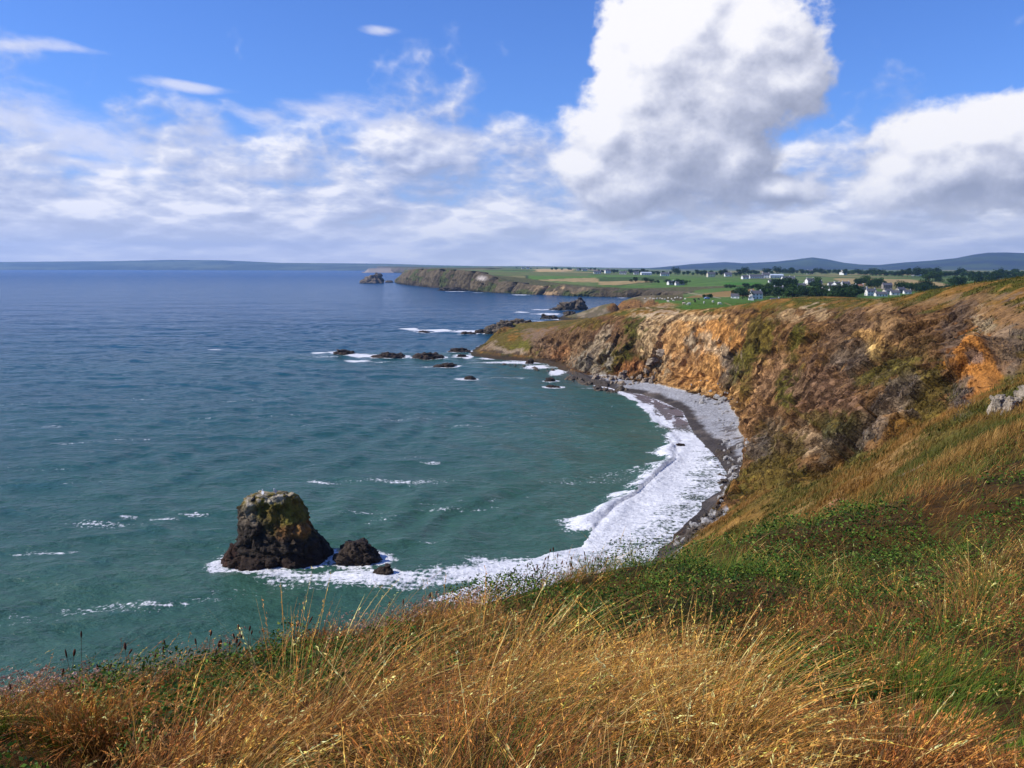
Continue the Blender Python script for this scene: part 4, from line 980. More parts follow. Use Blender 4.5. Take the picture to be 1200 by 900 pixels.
def build_sea():
    ys = [40.0]
    while ys[-1] < 700: ys.append(ys[-1] + max(0.34, ys[-1] * 0.0026))
    while ys[-1] < 1500: ys.append(ys[-1] + ys[-1] * 0.006)
    ys = np.array(ys); ts = np.r_[np.arange(-1.0, -0.62, 0.01), np.arange(-0.62, 0.36, 0.0020), np.arange(0.36, 0.7, 0.02)]
    X, Y = grid(ys, ts); x, y = X.ravel(), Y.ravel()
    d, _ = dist_poly(COAST[4:50], x, y)
    db, pb = dist_poly(BREAK, x, y); inside = in_poly(np.vstack([OUT, np.array(coast_bay)[:14][::-1][:, :2], [(8, 100)]]), x, y)
    px, py = proj(x, y, 0 * x)
    # waves
    fade = sstep(1400, 500, y); calm = sstep(2, 25, d) * .7 + .3
    ws = (fbm((x * .25 + y * .97) / 7.0 + fbm(x / 40, y / 40, oct=2) * 3, (x * .97 - y * .25) / 26.0, oct=4, seed=2) - .5) * 1.1 + (fbm(x / 3.2, y / 2.0, oct=3, seed=6) - .5) * .30 + (fbm(x / 30, y / 16, oct=2, seed=19) - .5) * .9
    z = ws * fade * calm * .8
    ph = d / 15.0 + (fbm(x / 45, y / 45, oct=3, seed=23) - .5) * 3.2; z += np.sin(ph * 2 * np.pi) * .20 * sstep(8, 30, d) * sstep(260, 90, d) * fade * (.4 + fbm(x / 30, y / 30, oct=2, seed=24))
    jag = (fbm(x / 6, y / 6, oct=4, seed=4) - .5)
    south = sstep(232, 208, y)
    br = np.exp(-((db + jag * 5 - 1.0) / 2.0) ** 2) * sstep(330, 250, y) * (.35 + .65 * south)
    z += br * (.95 + .7 * jag)
    for off, hh_ in ((9, .35), (17, .25)): z += inside * np.exp(-((db + jag * 4 - off) / 1.3) ** 2) * hh_ * 2 * south
    z = np.where(inside, z * .45 + .02, z); z[(d < 8)] *= .5
    # foam potential
    f = np.zeros(x.size)
    sf = (sstep(9, 0, db + jag * 9) * .35 + .68 + .16 * sstep(3, 14, d)) * inside * south
    streak = fbm(d / 1.5 + fbm(x / 5, y / 5, oct=3, seed=11) * 2.5, (x - y) / 16.0, oct=4, seed=12)
    sn = (sstep(.52, .72, streak) * .60 + sstep(3.6, .5, db + jag * 3) * .95) * inside * (1 - south)
    outer = sstep(7, 0, db + jag * 12) * (~inside) * (.35 + .55 * south)
    f = np.maximum(np.maximum(sf, sn), outer)
    line = sstep(2.6, .6, db + jag * 3.5) * (1 - south) * .95 * sstep(345, 320, y); f = np.maximum(f, line)
    # thin wash along the sand and round the headland
    f = np.maximum(f, sstep(2.2, .3, d + jag * 3) * .62 * sstep(1200, 500, y))
    wp = (fbm(x / 8, y / 14, oct=4, seed=41) - .5)
    for (cx, cy, rx, ry, s) in FOAM_PATCH:
        r = np.hypot((px - cx) / rx, (py - cy) / ry); f = np.maximum(f, sstep(1.5, .2, r + wp * 1.1) * s)
    for (rx0, ry0, rw, rd) in ROCKS:
        if ry0 > 900: continue
        m = (np.abs(x - rx0) < rw * 3 + 8) & (np.abs(y - ry0) < rd * 3 + 12)
        r = np.hypot((x[m] - rx0) / (rw + .3), (y[m] - ry0) / (rd + .3)); g = (r - 1) * max(rw, 1.0)
        f[m] = np.maximum(f[m], sstep(2.8, .2, g + jag[m] * 4) * .78)
    # long wind lanes of faint foam
    ln = fbm((x * .9 + y * .2) / 60, (y - x * .3) / 9, oct=4, seed=44); f = np.maximum(f, sstep(.60, .78, ln) * .37 * sstep(500, 200, y))
    sand = inside * (1 - south) * .8 + sstep(10, 2, d) * .35 * (y < 345)
    turb = np.clip(np.exp(-np.clip(d, 0, 999) / 75.0) * .95 * (y < 420) + sstep(330, 110, y) * .50, 0, 1)
    q, m = sheet_faces(np.ones(X.shape, bool)); q = q.reshape(-1, 4)
    # leave out water far under the land
    inl = in_poly(LANDPOLY, x, y) & (d > 14); q = q[~inl[q].all(1)]
    P = np.stack([x, y, z], 1)
    me = sub_mesh('sea', P, q, {'foam': f.astype(np.float32), 'turb': turb.astype(np.float32), 'sand': sand.astype(np.float32)})
    # a simple grid of open water goes on to the horizon in the same object
    Yf = np.r_[ys[-1] - 8, np.geomspace(1600, 19300, 160)]; Tf = np.linspace(-1.1, .9, 160); XF, YF = grid(Yf, Tf)
    me2 = np_mesh('sea', np.stack([XF.ravel(), YF.ravel(), np.full(XF.size, -.02)], 1), sheet_faces(np.ones(XF.shape, bool))[0].reshape(-1, 4))
    px, py = proj(XF.ravel(), YF.ravel(), 0 * XF.ravel()); f2 = np.zeros(XF.size)
    set_f(me2, 'foam', f2); set_f(me2, 'turb', f2); set_f(me2, 'sand', f2)
    o = tag(link('sea', me, M_SEA), kind='structure'); tag(link('sea', me2, M_SEA), kind='structure')
    # water beyond the edges of the detailed grid on the left and behind
    P3 = [(-8000, -200, -.06), (-60, -200, -.06), (-60, 60, -.06), (-59, 60, -.06), (-1400, 1420, -.06), (-8000, 1500, -.06)]
    P3 = np.array([(-9000, -300, -.05), (-50, -300, -.05), (-50, 30, -.05), (-1520, 1495, -.05), (-9000, 1495, -.05)])
    me3 = bpy.data.meshes.new('sea'); me3.from_pydata([tuple(p) for p in P3], [], [(0, 1, 2, 3, 4)]); set_f(me3, 'foam', np.zeros(5)); set_f(me3, 'turb', np.full(5, .1)); set_f(me3, 'sand', np.zeros(5))
    tag(link('sea', me3, M_SEA), kind='structure')
def sea_mat():
    m, nt, b = new_mat('sea_water', 0.16, 0.5); b.inputs['IOR'].default_value = 1.17
    p = geopos(nt); x, y, z = sxyz(nt, p)
    foam, turb, sand = attr(nt, 'foam'), attr(nt, 'turb'), attr(nt, 'sand')
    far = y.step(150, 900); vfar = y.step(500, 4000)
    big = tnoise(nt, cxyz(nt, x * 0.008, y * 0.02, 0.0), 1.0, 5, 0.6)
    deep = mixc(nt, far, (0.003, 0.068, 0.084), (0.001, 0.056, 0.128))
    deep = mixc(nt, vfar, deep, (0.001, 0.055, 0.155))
    wc = mixc(nt, turb, deep, (0.040, 0.104, 0.072))
    wc = mixc(nt, (big.step(0.35, 0.7)) * 0.5, wc, mixc(nt, 1.0, wc, (0.62, 0.72, 0.8), 'MULTIPLY'))
    wc = mixc(nt, sand * 0.85, wc, (0.17, 0.135, 0.14))
    # lace: ridged cells, eaten away where the foam potential is low
    q = mapping(nt, p, (1, 0.75, 1)); wv = tnoise(nt, q, 0.45, 3, .6, color=True)
    vm = nt.nodes.new('ShaderNodeVectorMath'); vm.operation = 'MULTIPLY_ADD'; _put(nt, vm.inputs[0], wv); vm.inputs[1].default_value = (2.5, 2.5, 2.5); _put(nt, vm.inputs[2], q)
    lace = tvor(nt, vm.outputs[0], 0.9, 'DISTANCE_TO_EDGE'); fine = tnoise(nt, q, 1.5, 8, .7); wide = tnoise(nt, mapping(nt, p, (.5, 1, 1)), .22, 5, .6)
    st = tnoise(nt, mapping(nt, p, (.12, 1.1, 1), (0, 0, R(4))), 1.0, 5, .65)
    pot = foam * 1.35 - 0.62 + (fine - .5) * 1.7 + (wide - .5) * 1.3 + (st - .5) * .9 + (0.16 - lace) * 1.5 * (1.15 - foam) + foam.step(.75, 1.0) * .22
    fm = pot.step(0.06, 0.42) * foam.step(0.02, 0.2)
    ft = mixc(nt, (fine * .7 + st * .5).step(.35, .8), (0.56, 0.57, 0.60), (0.86, 0.86, 0.88))
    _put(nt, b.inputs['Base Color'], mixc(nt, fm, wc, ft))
    _put(nt, b.inputs['Roughness'], fm * 0.6 + vfar * .12 + 0.14)
    _put(nt, b.inputs['Specular IOR Level'], (1.0 - fm) * 0.5)
    w1 = tnoise(nt, mapping(nt, p, (.55, 1, 1), (0, 0, R(-14))), 0.9, 6, .62); w2 = tnoise(nt, mapping(nt, p, (.6, 1, 1), (0, 0, R(10))), .12, 6, .6); w3 = tnoise(nt, mapping(nt, p, (.4, 1, 1), (0, 0, R(-6))), .02, 7, .65)
    n = bump(nt, w1 * (1.1 - far * .5) + w2 * 5.0 + w3 * (far * 26.0), 1.0, .42)
    n2 = bump(nt, fine, .7, .35, normal=n)
    mx = nt.nodes.new('ShaderNodeMix'); mx.data_type = 'VECTOR'; _put(nt, mx.inputs[0], fm); _put(nt, mx.inputs[4], n); _put(nt, mx.inputs[5], n2)
    _put(nt, b.inputs['Normal'], mx.outputs[1])
    return m
M_SEA = sea_mat()
build_sea()
def build_haze():
    x0, x1, y0, y1, z0, z1 = -22000, 22000, -2500, 19500, -8, 560
    vs = [(x, y, z) for x in (x0, x1) for y in (y0, y1) for z in (z0, z1)]
    fs = [(0, 1, 3, 2), (4, 6, 7, 5), (0, 4, 5, 1), (2, 3, 7, 6), (0, 2, 6, 4), (1, 5, 7, 3)]
    me = bpy.data.meshes.new('haze'); me.from_pydata(vs, [], fs)
    m = bpy.data.materials.new('haze'); m.use_nodes = True; nt = m.node_tree; nt.nodes.remove(nt.nodes['Principled BSDF'])
    v = nt.nodes.new('ShaderNodeVolumePrincipled'); v.inputs['Color'].default_value = (0.34, 0.58, 1.0, 1); v.inputs['Density'].default_value = 0.000045; v.inputs['Anisotropy'].default_value = 0.2
    nt.links.new(v.outputs[0], nt.nodes['Material Output'].inputs['Volume'])
    tag(link('haze', me, m), kind='stuff')
build_haze()
# ================================================================== FOREGROUND VEGETATION
def veg_mat(name, rough=0.7, trans=0.18):
    m = bpy.data.materials.new(name); m.use_nodes = True; nt = m.node_tree; b = nt.nodes['Principled BSDF']
    c = attr(nt, 'col', True); b.inputs['Roughness'].default_value = rough; b.inputs['Specular IOR Level'].default_value = 0.25
    n = tnoise(nt, geopos(nt), 9.0, 3, .6)
    cc = mixc(nt, n.step(.3, .7), mixc(nt, 1.0, c, (.8, .8, .75), 'MULTIPLY'), mixc(nt, 1.0, c, (1.2, 1.2, 1.2), 'MULTIPLY'))
    _put(nt, b.inputs['Base Color'], cc)
    t = nt.nodes.new('ShaderNodeBsdfTranslucent'); _put(nt, t.inputs[0], cc)
    mx = nt.nodes.new('ShaderNodeMixShader'); mx.inputs[0].default_value = trans
    nt.links.new(b.outputs[0], mx.inputs[1]); nt.links.new(t.outputs[0], mx.inputs[2]); nt.links.new(mx.outputs[0], nt.nodes['Material Output'].inputs[0])
    return m
M_VEG = veg_mat('plant_tissue')
def blades(base, L, wid, lean, bend, col, tipcol, head=None, nseg=5, droop=None):
    """curved ribbons: base (n,3), L (n,), wid (n,), lean (n,2) horizontal drift, bend (n,); head (n,) width of a seed head or 0"""
    n = len(L); t = np.linspace(0, 1, nseg + 1)
    yaw = rng.uniform(0, 2 * np.pi, n); sx, sy = np.cos(yaw), np.sin(yaw)
    T = t[None, :]
    horiz = (0.25 * T + bend[:, None] * T ** 2) * L[:, None]
    up = L[:, None] * (T - 0.42 * bend[:, None] * T ** 2.2 - (droop[:, None] if droop is not None else 0) * T ** 5)
    X = base[:, 0, None] + lean[:, 0, None] * horiz; Y = base[:, 1, None] + lean[:, 1, None] * horiz; Z = base[:, 2, None] + up
    w = wid[:, None] * (1 - T) ** 0.6 * np.ones((n, 1)) + 0.0004
    if head is not None:
        hp = np.exp(-((T - 0.86) / 0.10) ** 2) * (head[:, None]); w = np.maximum(w * (1 - .5 * (head[:, None] > 0)), hp)
    P = np.empty((n, nseg + 1, 2, 3), np.float32)
    P[:, :, 0, 0] = X - sx[:, None] * w; P[:, :, 1, 0] = X + sx[:, None] * w
    P[:, :, 0, 1] = Y - sy[:, None] * w; P[:, :, 1, 1] = Y + sy[:, None] * w
    P[:, :, 0, 2] = Z; P[:, :, 1, 2] = Z
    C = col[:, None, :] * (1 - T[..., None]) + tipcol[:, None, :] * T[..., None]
    C = np.repeat(C[:, :, None, :], 2, 2)
    i = np.arange(n * (nseg + 1) * 2).reshape(n, nseg + 1, 2)
    q = np.stack([i[:, :-1, 0], i[:, :-1, 1], i[:, 1:, 1], i[:, 1:, 0]], -1).reshape(-1, 4)
    return P.reshape(-1, 3), q, C.reshape(-1, 3)
def leaves(cen, size, col, tilt=0.9, along=None, wide=.55):
    n = len(cen); d1 = rng.normal(size=(n, 3)) if along is None else along + rng.normal(0, .28, (n, 3)); d1[:, 2] = d1[:, 2] * (.5 * tilt + .0 if along is None else 1) + (.1 if along is None else 0); d1 /= np.linalg.norm(d1, axis=1)[:, None]
    r = rng.normal(size=(n, 3)); r[:, 2] *= .5; d2 = np.cross(d1, r); d2 /= np.linalg.norm(d2, axis=1)[:, None] + 1e-9
    s = size[:, None]
    P = np.stack([cen - d1 * s, cen + d2 * s * wide + d1 * s * -.1, cen + d1 * s, cen - d2 * s * wide + d1 * s * -.1], 1)
    q = np.arange(n * 4).reshape(n, 4); C = np.repeat(col[:, None], 4, 1)
    return P.reshape(-1, 3).astype(np.float32), q, C.reshape(-1, 3)
def join(parts_):
    P = []; Q = []; C = []; o = 0
    for p, q, c in parts_:
        P.append(p); Q.append(q + o); C.append(c); o += len(p)
    return np.vstack(P), np.vstack(Q), np.vstack(C)
def veg_obj(name, parts_, label, cat):
    P, q, c = join(parts_); me = np_mesh(name, P, q, smooth=True); set_col(me, 'col', np.clip(c, .002, .9))
    return tag(link(name, me, M_VEG), label, cat, kind='stuff')
def cam_scatter(n, r0, r1, spread=0.78, power=1.0):
    """ground points spread over the slope in front of the viewer, denser near to"""
    u = rng.random(n); r = r0 * (r1 / r0) ** (u ** power); a = rng.uniform(-spread, spread, n)
    return r * np.tan(a) * .95, r
GOLDP = [(700,840,150,60,.5),(940,690,100,30,.7),(1060,690,80,30,.5),(560,800,120,80,.7),(620,860,120,70,.6),(820,860,90,80,1.4),(300,870,120,40,.3),(1100,700,140,40,.7),(440,810,130,45,.6),(1060,760,140,40,.6),(1120,600,120,60,.5),(880,640,60,40,.4),(350,740,120,30,.3)]
RUSTP = [(450,770,90,35,.7),(900,760,90,40,.6),(720,770,60,30,.6),(640,780,120,60,.7),(240,860,200,60,.8),(500,850,90,60,.6),(1000,840,120,60,.6),(1130,720,100,40,.6),(850,750,130,40,1.1),(130,800,200,50,.9),(330,760,150,40,.8),(1000,730,100,40,.7),(480,720,90,30,.7),(60,860,120,60,.6),(1080,600,60,50,.7),(620,720,60,25,.4),(600,810,60,30,.3)]
GREENP = [(330,800,70,30,.9),(200,835,80,30,.8),(520,770,60,30,.7),(1130,850,120,60,1.0),(980,690,90,40,1.3),(900,650,110,30,1.0),(640,720,60,40,.9),(380,785,60,30,1.0),(120,880,120,30,.8),(540,880,120,40,.6),(960,800,90,60,.9),(1150,680,80,40,.6),(730,670,70,20,.9),(1060,660,60,50,1.2),(700,760,50,60,.6),(270,830,70,40,.7),(20,850,60,40,.6)]
BUSHP = [(760,720,50,24,.7),(820,770,45,22,.6),(350,830,50,22,.6),(620,840,40,20,.5),(700,735,60,22,.8),(880,700,50,20,.8),(560,790,40,25,.6),(240,850,60,20,.6),(1080,720,50,25,.7),(330,805,50,22,.7),(460,770,40,18,.7),(120,850,60,22,.6),(580,690,60,12,.9),(800,700,50,22,.7),(1010,672,75,38,1.3),(900,648,90,18,.9),(1090,640,60,26,.7),(640,720,55,34,1.1),(385,785,55,28,1.0),(930,800,60,26,.7),(740,672,50,10,.8),(150,880,110,30,.8),(690,770,40,40,.7),(560,715,50,14,.8),(1120,775,70,22,.6),(440,850,60,30,.5),(1000,615,110,16,.8),(1170,640,60,30,.5)]
def wsum(L, px, py):
    s = np.zeros(px.shape)
    for cx, cy, rx, ry, k in L: s += k * np.exp(-(((px - cx) / rx) ** 2 + ((py - cy) / ry) ** 2))
    return s
def bushw(x, y, px, py): return wsum(BUSHP, px, py) + (fbm(x / .9, y / .9, oct=4, seed=130) - .5) * 3.4 - .04
def mask3(x, y, z):
    px, py = proj(x, y, z)
    n1 = fbm(x / .9, y / .9, oct=3, seed=101); n2 = fbm(x / .7, y / .7, oct=3, seed=102); n3 = fbm(x / .6, y / .6, oct=3, seed=103)
    g = wsum(GOLDP, px, py) + .20 + (n1 - .5) * 2.0; r = wsum(RUSTP, px, py) + .25 + (n2 - .5) * 2.0; e = wsum(GREENP, px, py) + .18 + (n3 - .5) * 2.0
    return np.clip(g - .05, .03, 3) ** 1.7 * .62, np.clip(r, .03, 3) ** 1.7 * 1.25, np.clip(e, .03, 3) ** 1.6 * 1.5
def pick(cols, n):
    a = np.array(cols); i = rng.integers(0, len(a), n); return a[i] * rng.uniform(.7, 1.3, (n, 1))
GOLD_C = [(0.38,0.17,0.018),(0.50,0.26,0.04),(0.26,0.10,0.015),(0.58,0.38,0.12),(0.20,0.085,0.018)]
RUST_C = [(0.26,0.070,0.008),(0.36,0.12,0.012),(0.14,0.042,0.010),(0.42,0.18,0.035),(0.10,0.045,0.015)]
GRN_C = [(0.06,0.13,0.008),(0.12,0.19,0.010),(0.04,0.085,0.008),(0.20,0.22,0.02),(0.07,0.12,0.02)]
def grass_layer(n, r0, r1, wmul, lmul, power=1.0, spread=0.78):
    x, y = cam_scatter(n, r0, r1, spread, power)
    # tufts: gather some of the blades into clumps
    k = rng.integers(0, n, n // 2); cl = rng.random(n) < .86; tgt = k[rng.integers(0, max(1, len(k) // 14), n)]
    near_t = np.hypot(x - x[tgt], y - y[tgt]) < 1e9
    j = rng.integers(0, n, n); cellx = np.round(x / .42 + .37 * np.sin(y * 3)) * .42; celly = np.round(y / .42) * .42
    cellx = cellx + (vn(cellx * 9.1, celly * 7.7, seed=160) - .5) * .5; celly = celly + (vn(cellx * 6.3, celly * 8.9, seed=161) - .5) * .5
    ox, oy = rng.normal(0, .075, n), rng.normal(0, .075, n); x = np.where(cl, cellx + ox, x); y = np.where(cl, celly + oy, y)
    tall = .25 + 1.35 * vn(cellx * 11.3, celly * 13.1, seed=162)
    y = np.maximum(y, r0 * .8)
    z = near_z(x, y).astype(float)
    if r0 > 15:
        k = x > .12 * y; x, y, z, cl, ox, oy, tall = (q[k] for q in (x, y, z, cl, ox, oy, tall)); n = len(x)
    pxx, pyy = proj(x, y, z); thin = rng.random(n) > .84 * sstep(.25, .5, bushw(x, y, pxx, pyy)); x, y, z, cl, ox, oy, tall = (q[thin] for q in (x, y, z, cl, ox, oy, tall)); n = len(x)
    g, r, e = mask3(x, y, z); tot = g + r + e; u = rng.random(n) * tot
    ty = np.where(u < g, 0, np.where(u < g + r, 1, 2))
    out = {}
    gust = fbm(x / 2.5, y / 2.5, oct=2, seed=120)
    ang = (fbm(x / 1.7, y / 1.7, oct=2, seed=121) - .5) * 4.5 + rng.normal(0, .6, n) + .1
    for t_, cols, Lm, nm in ((0, GOLD_C, (.26, .60), 'gold'), (1, RUST_C, (.16, .42), 'rust'), (2, GRN_C, (.14, .36), 'green')):
        m = ty == t_; c = int(m.sum())
        if not c: continue
        L = rng.uniform(*Lm, c) * lmul * (.45 + 1.0 * gust[m]); w = rng.uniform(.0008, .0017, c) * wmul * (1.5 if t_ == 2 else 1)
        bend = np.clip(rng.normal(.52, .25, c) + (gust[m] - .5) * .8, .05, 1.1)
        lean = np.stack([np.cos(ang[m]), np.sin(ang[m])], 1) + np.stack([ox, oy], 1)[m] * 9 * cl[m][:, None]; lean /= np.maximum(np.linalg.norm(lean, axis=1), .6)[:, None]
        L = L * tall[m]
        col = pick(cols, c); tip = pick(cols, c) * 1.25
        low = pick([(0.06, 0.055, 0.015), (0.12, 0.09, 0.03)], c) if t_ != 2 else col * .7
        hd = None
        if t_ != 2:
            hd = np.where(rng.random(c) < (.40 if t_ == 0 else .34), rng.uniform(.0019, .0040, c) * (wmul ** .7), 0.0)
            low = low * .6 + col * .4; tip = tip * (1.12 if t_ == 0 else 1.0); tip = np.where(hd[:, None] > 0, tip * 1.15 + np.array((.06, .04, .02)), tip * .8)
        if hd is not None and r1 < 14:
            ii = np.where(hd > 0)[0]; rep = 11; T = rng.uniform(.76, 1.0, (len(ii), rep)); bb = bend[ii][:, None]; LL = L[ii][:, None]
            hz_ = (0.25 * T + bb * T ** 2) * LL; up_ = LL * (T - 0.42 * bb * T ** 2.2)
            px_ = x[m][ii][:, None] + lean[ii, 0][:, None] * hz_; py_ = y[m][ii][:, None] + lean[ii, 1][:, None] * hz_; pz_ = z[m][ii][:, None] - .02 + up_
            cen = np.stack([px_, py_, pz_], -1).reshape(-1, 3) + rng.normal(0, .0035 * wmul ** .5, (len(ii) * rep, 3))
            hc = np.repeat(tip[ii] * np.array((1.22, 1.22, 1.2)) + np.array((.09, .065, .028)) * (1.3 if t_ == 0 else .5), rep, 0) * rng.uniform(.7, 1.25, (len(ii) * rep, 1))
            tz = (1 - 2.2 * .42 * bb * T ** 1.2); th = (.25 + 2 * bb * T); al = np.stack([lean[ii, 0][:, None] * th, lean[ii, 1][:, None] * th, tz], -1).reshape(-1, 3); al /= np.linalg.norm(al, axis=1)[:, None]
            out[nm + '_heads'] = leaves(cen, rng.uniform(.006, .012, len(cen)) * wmul ** .5, hc, along=al, wide=.24); hd = hd * .6
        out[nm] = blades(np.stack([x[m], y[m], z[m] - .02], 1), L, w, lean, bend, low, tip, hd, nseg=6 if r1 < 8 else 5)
    return out
def build_grass():
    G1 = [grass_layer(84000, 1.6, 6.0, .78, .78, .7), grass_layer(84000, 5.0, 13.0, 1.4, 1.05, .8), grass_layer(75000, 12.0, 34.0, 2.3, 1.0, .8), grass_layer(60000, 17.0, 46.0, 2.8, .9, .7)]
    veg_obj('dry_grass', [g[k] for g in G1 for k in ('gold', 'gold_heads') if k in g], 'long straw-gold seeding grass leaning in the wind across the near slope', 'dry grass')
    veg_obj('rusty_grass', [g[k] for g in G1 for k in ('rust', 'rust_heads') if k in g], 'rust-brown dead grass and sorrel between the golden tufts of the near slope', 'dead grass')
    G2 = [g['green'] for g in G1 if 'green' in g]
    veg_obj('green_grass', G2, 'fresh green grass, thickest at the lower right of the near slope', 'green grass')
    # bramble and nettle cover
    parts_ = []
    for n, r0, r1, sz in ((90000, 2.2, 8.0, .011), (90000, 7.0, 16.0, .018), (70000, 14.0, 32.0, .032)):
        x, y = cam_scatter(n, r0, r1, .72, .8); z = near_z(x, y).astype(float); px, py = proj(x, y, z)
        w = bushw(x, y, px, py); k = rng.random(n) < sstep(.22, .42, w)
        x, y, z, w = x[k], y[k], z[k], w[k]
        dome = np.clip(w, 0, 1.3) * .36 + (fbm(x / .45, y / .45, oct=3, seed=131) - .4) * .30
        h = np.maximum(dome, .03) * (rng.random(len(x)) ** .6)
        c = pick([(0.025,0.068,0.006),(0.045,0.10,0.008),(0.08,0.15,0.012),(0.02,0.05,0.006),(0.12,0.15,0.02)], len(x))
        c = c * (.75 + .6 * (h / np.maximum(dome, .03)))[:, None]  # inner shade of the bush painted in: deeper leaves get darker
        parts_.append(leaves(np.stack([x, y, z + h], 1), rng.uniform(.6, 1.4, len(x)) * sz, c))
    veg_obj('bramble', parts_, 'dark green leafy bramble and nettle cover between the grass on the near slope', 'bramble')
    # faded pink thrift and yarrow heads along the brink on the left
    bx = []; nb = 2600
    t = rng.random(nb)
    CR = np.array([W(*q) for q in [(-20,845,6.4),(100,815,7.0),(200,798,7.8),(300,775,8.5),(430,742,9.5),(520,725,10.5),(640,697,12.4),(720,682,14)]])
    d = rng.beta(1.2, 1.6, nb) * (len(CR) - 1); i = np.minimum(d.astype(int), len(CR) - 2); f = (d - i)[:, None]
    c = CR[i] * (1 - f) + CR[i + 1] * f; x = c[:, 0] + rng.normal(0, .25, nb); y = c[:, 1] + rng.normal(-.15, .45, nb)
    cl = fbm(x / .8, y / .8, oct=3, seed=140); k = cl > .47; x, y = x[k], y[k]; n = len(x); z = near_z(x, y).astype(float); L = rng.uniform(.18, .42, n)
    lean = np.stack([np.full(n, .7), rng.normal(0, .4, n)], 1); bend = rng.uniform(.05, .3, n)
    st = blades(np.stack([x, y, z], 1), L, np.full(n, .0022), lean, bend, pick([(0.20,.12,.05)], n), pick([(0.25,.15,.07)], n), None, 3)
    hx = x + lean[:, 0] * (0.25 + bend) * L; hy = y + lean[:, 1] * (0.25 + bend) * L; hz = z + L * (1 - .42 * bend)
    rep = 9; cen = np.repeat(np.stack([hx, hy, hz], 1), rep, 0) + rng.normal(0, .010, (n * rep, 3)) * np.array([1, 1, .6])
    hc = np.repeat(pick([(0.52,.32,.24),(0.42,.22,.15),(0.34,.17,.10),(0.60,.42,.32)], n), rep, 0)
    veg_obj('thrift', [st, leaves(cen, rng.uniform(.006, .012, n * rep), hc)], 'faded pink flower heads crowded along the brink of the slope on the left', 'wild flowers')
    # tussocks on the far side of the dip: the grassy spur and ledges, 34 to 130 m away
    n = 130000; x = rng.uniform(5, 75, n); y = rng.uniform(22, 135, n) ; y = 22 + (y - 22) * rng.random(n) ** .35; z = zbase(x, y).astype(float); px, py = proj(x, y, z)
    gl = np.interp(px, [600, 838, 852, 900, 960, 1040, 1100, 1150, 1210, 1400], [600, 604, 596, 576, 569, 524, 489, 464, 441, 400])
    k = (py > gl - 4) & (z > 2.5) & (px > 780) & (px < 1290) & (py < 660) & (rng.random(n) < sstep(.3, .55, fbm(x / 3, y / 3, oct=3, seed=150)) + np.where(y < 62, .6, .2)); x, y, z = x[k], y[k], z[k]; n = len(x)
    z = z + 0.0; rep = 4
    xb = np.repeat(x, rep) + rng.normal(0, .18, n * rep); yb = np.repeat(y, rep) + rng.normal(0, .18, n * rep); zb_ = np.repeat(z, rep) - .15 + 0 * xb
    tc = turf_col(xb, yb) * rng.uniform(.8, 1.5, (n * rep, 1)); L = rng.uniform(.35, .8, n * rep)
    veg_obj('tussock_grass', [blades(np.stack([xb, yb, zb_], 1), L, rng.uniform(.006, .016, n * rep) * np.clip(yb / 30, 1, 3), np.stack([rng.normal(.4, .4, n * rep), rng.normal(0, .4, n * rep)], 1), rng.uniform(.2, .9, n * rep), tc * .7, tc * 1.25, None, 3)],
            'tussocky brown and olive grass on the far side of the dip, above the beach', 'tussock grass')
def build_ledge_growth():
    x, y, z, c = VEGPTS[0]
    green = (c[:, 1] > c[:, 0] * .72) | ((c[:, 0] < .16) & (c[:, 1] > c[:, 2] * 2.2))
    k = green & (y > 60) & (y < 470) & (z > 3); ii = np.where(k)[0]; ii = rng.choice(ii, min(len(ii), 30000), replace=False)
    rep = 4; n = len(ii) * rep; xb = np.repeat(x[ii], rep) + rng.normal(0, .25, n); yb = np.repeat(y[ii], rep) + rng.normal(0, .25, n); zb_ = np.repeat(z[ii], rep) - .12
    cc = np.repeat(c[ii], rep, 0) * rng.uniform(.55, 1.7, (n, 1)); L = rng.uniform(.2, .6, n) * np.repeat(rng.uniform(.5, 1.3, len(ii)), rep)
    veg_obj('cliff_grass', [blades(np.stack([xb, yb, zb_], 1), L, rng.uniform(.03, .09, n), np.stack([rng.normal(0, .6, n), rng.normal(-.3, .4, n)], 1), rng.uniform(.2, .9, n), cc * .8, cc * 1.2, None, 3)],
            'shaggy olive grass and gorse clinging to the ledges and gullies of the cliffs', 'cliff vegetation')
build_grass(); build_ledge_growth()

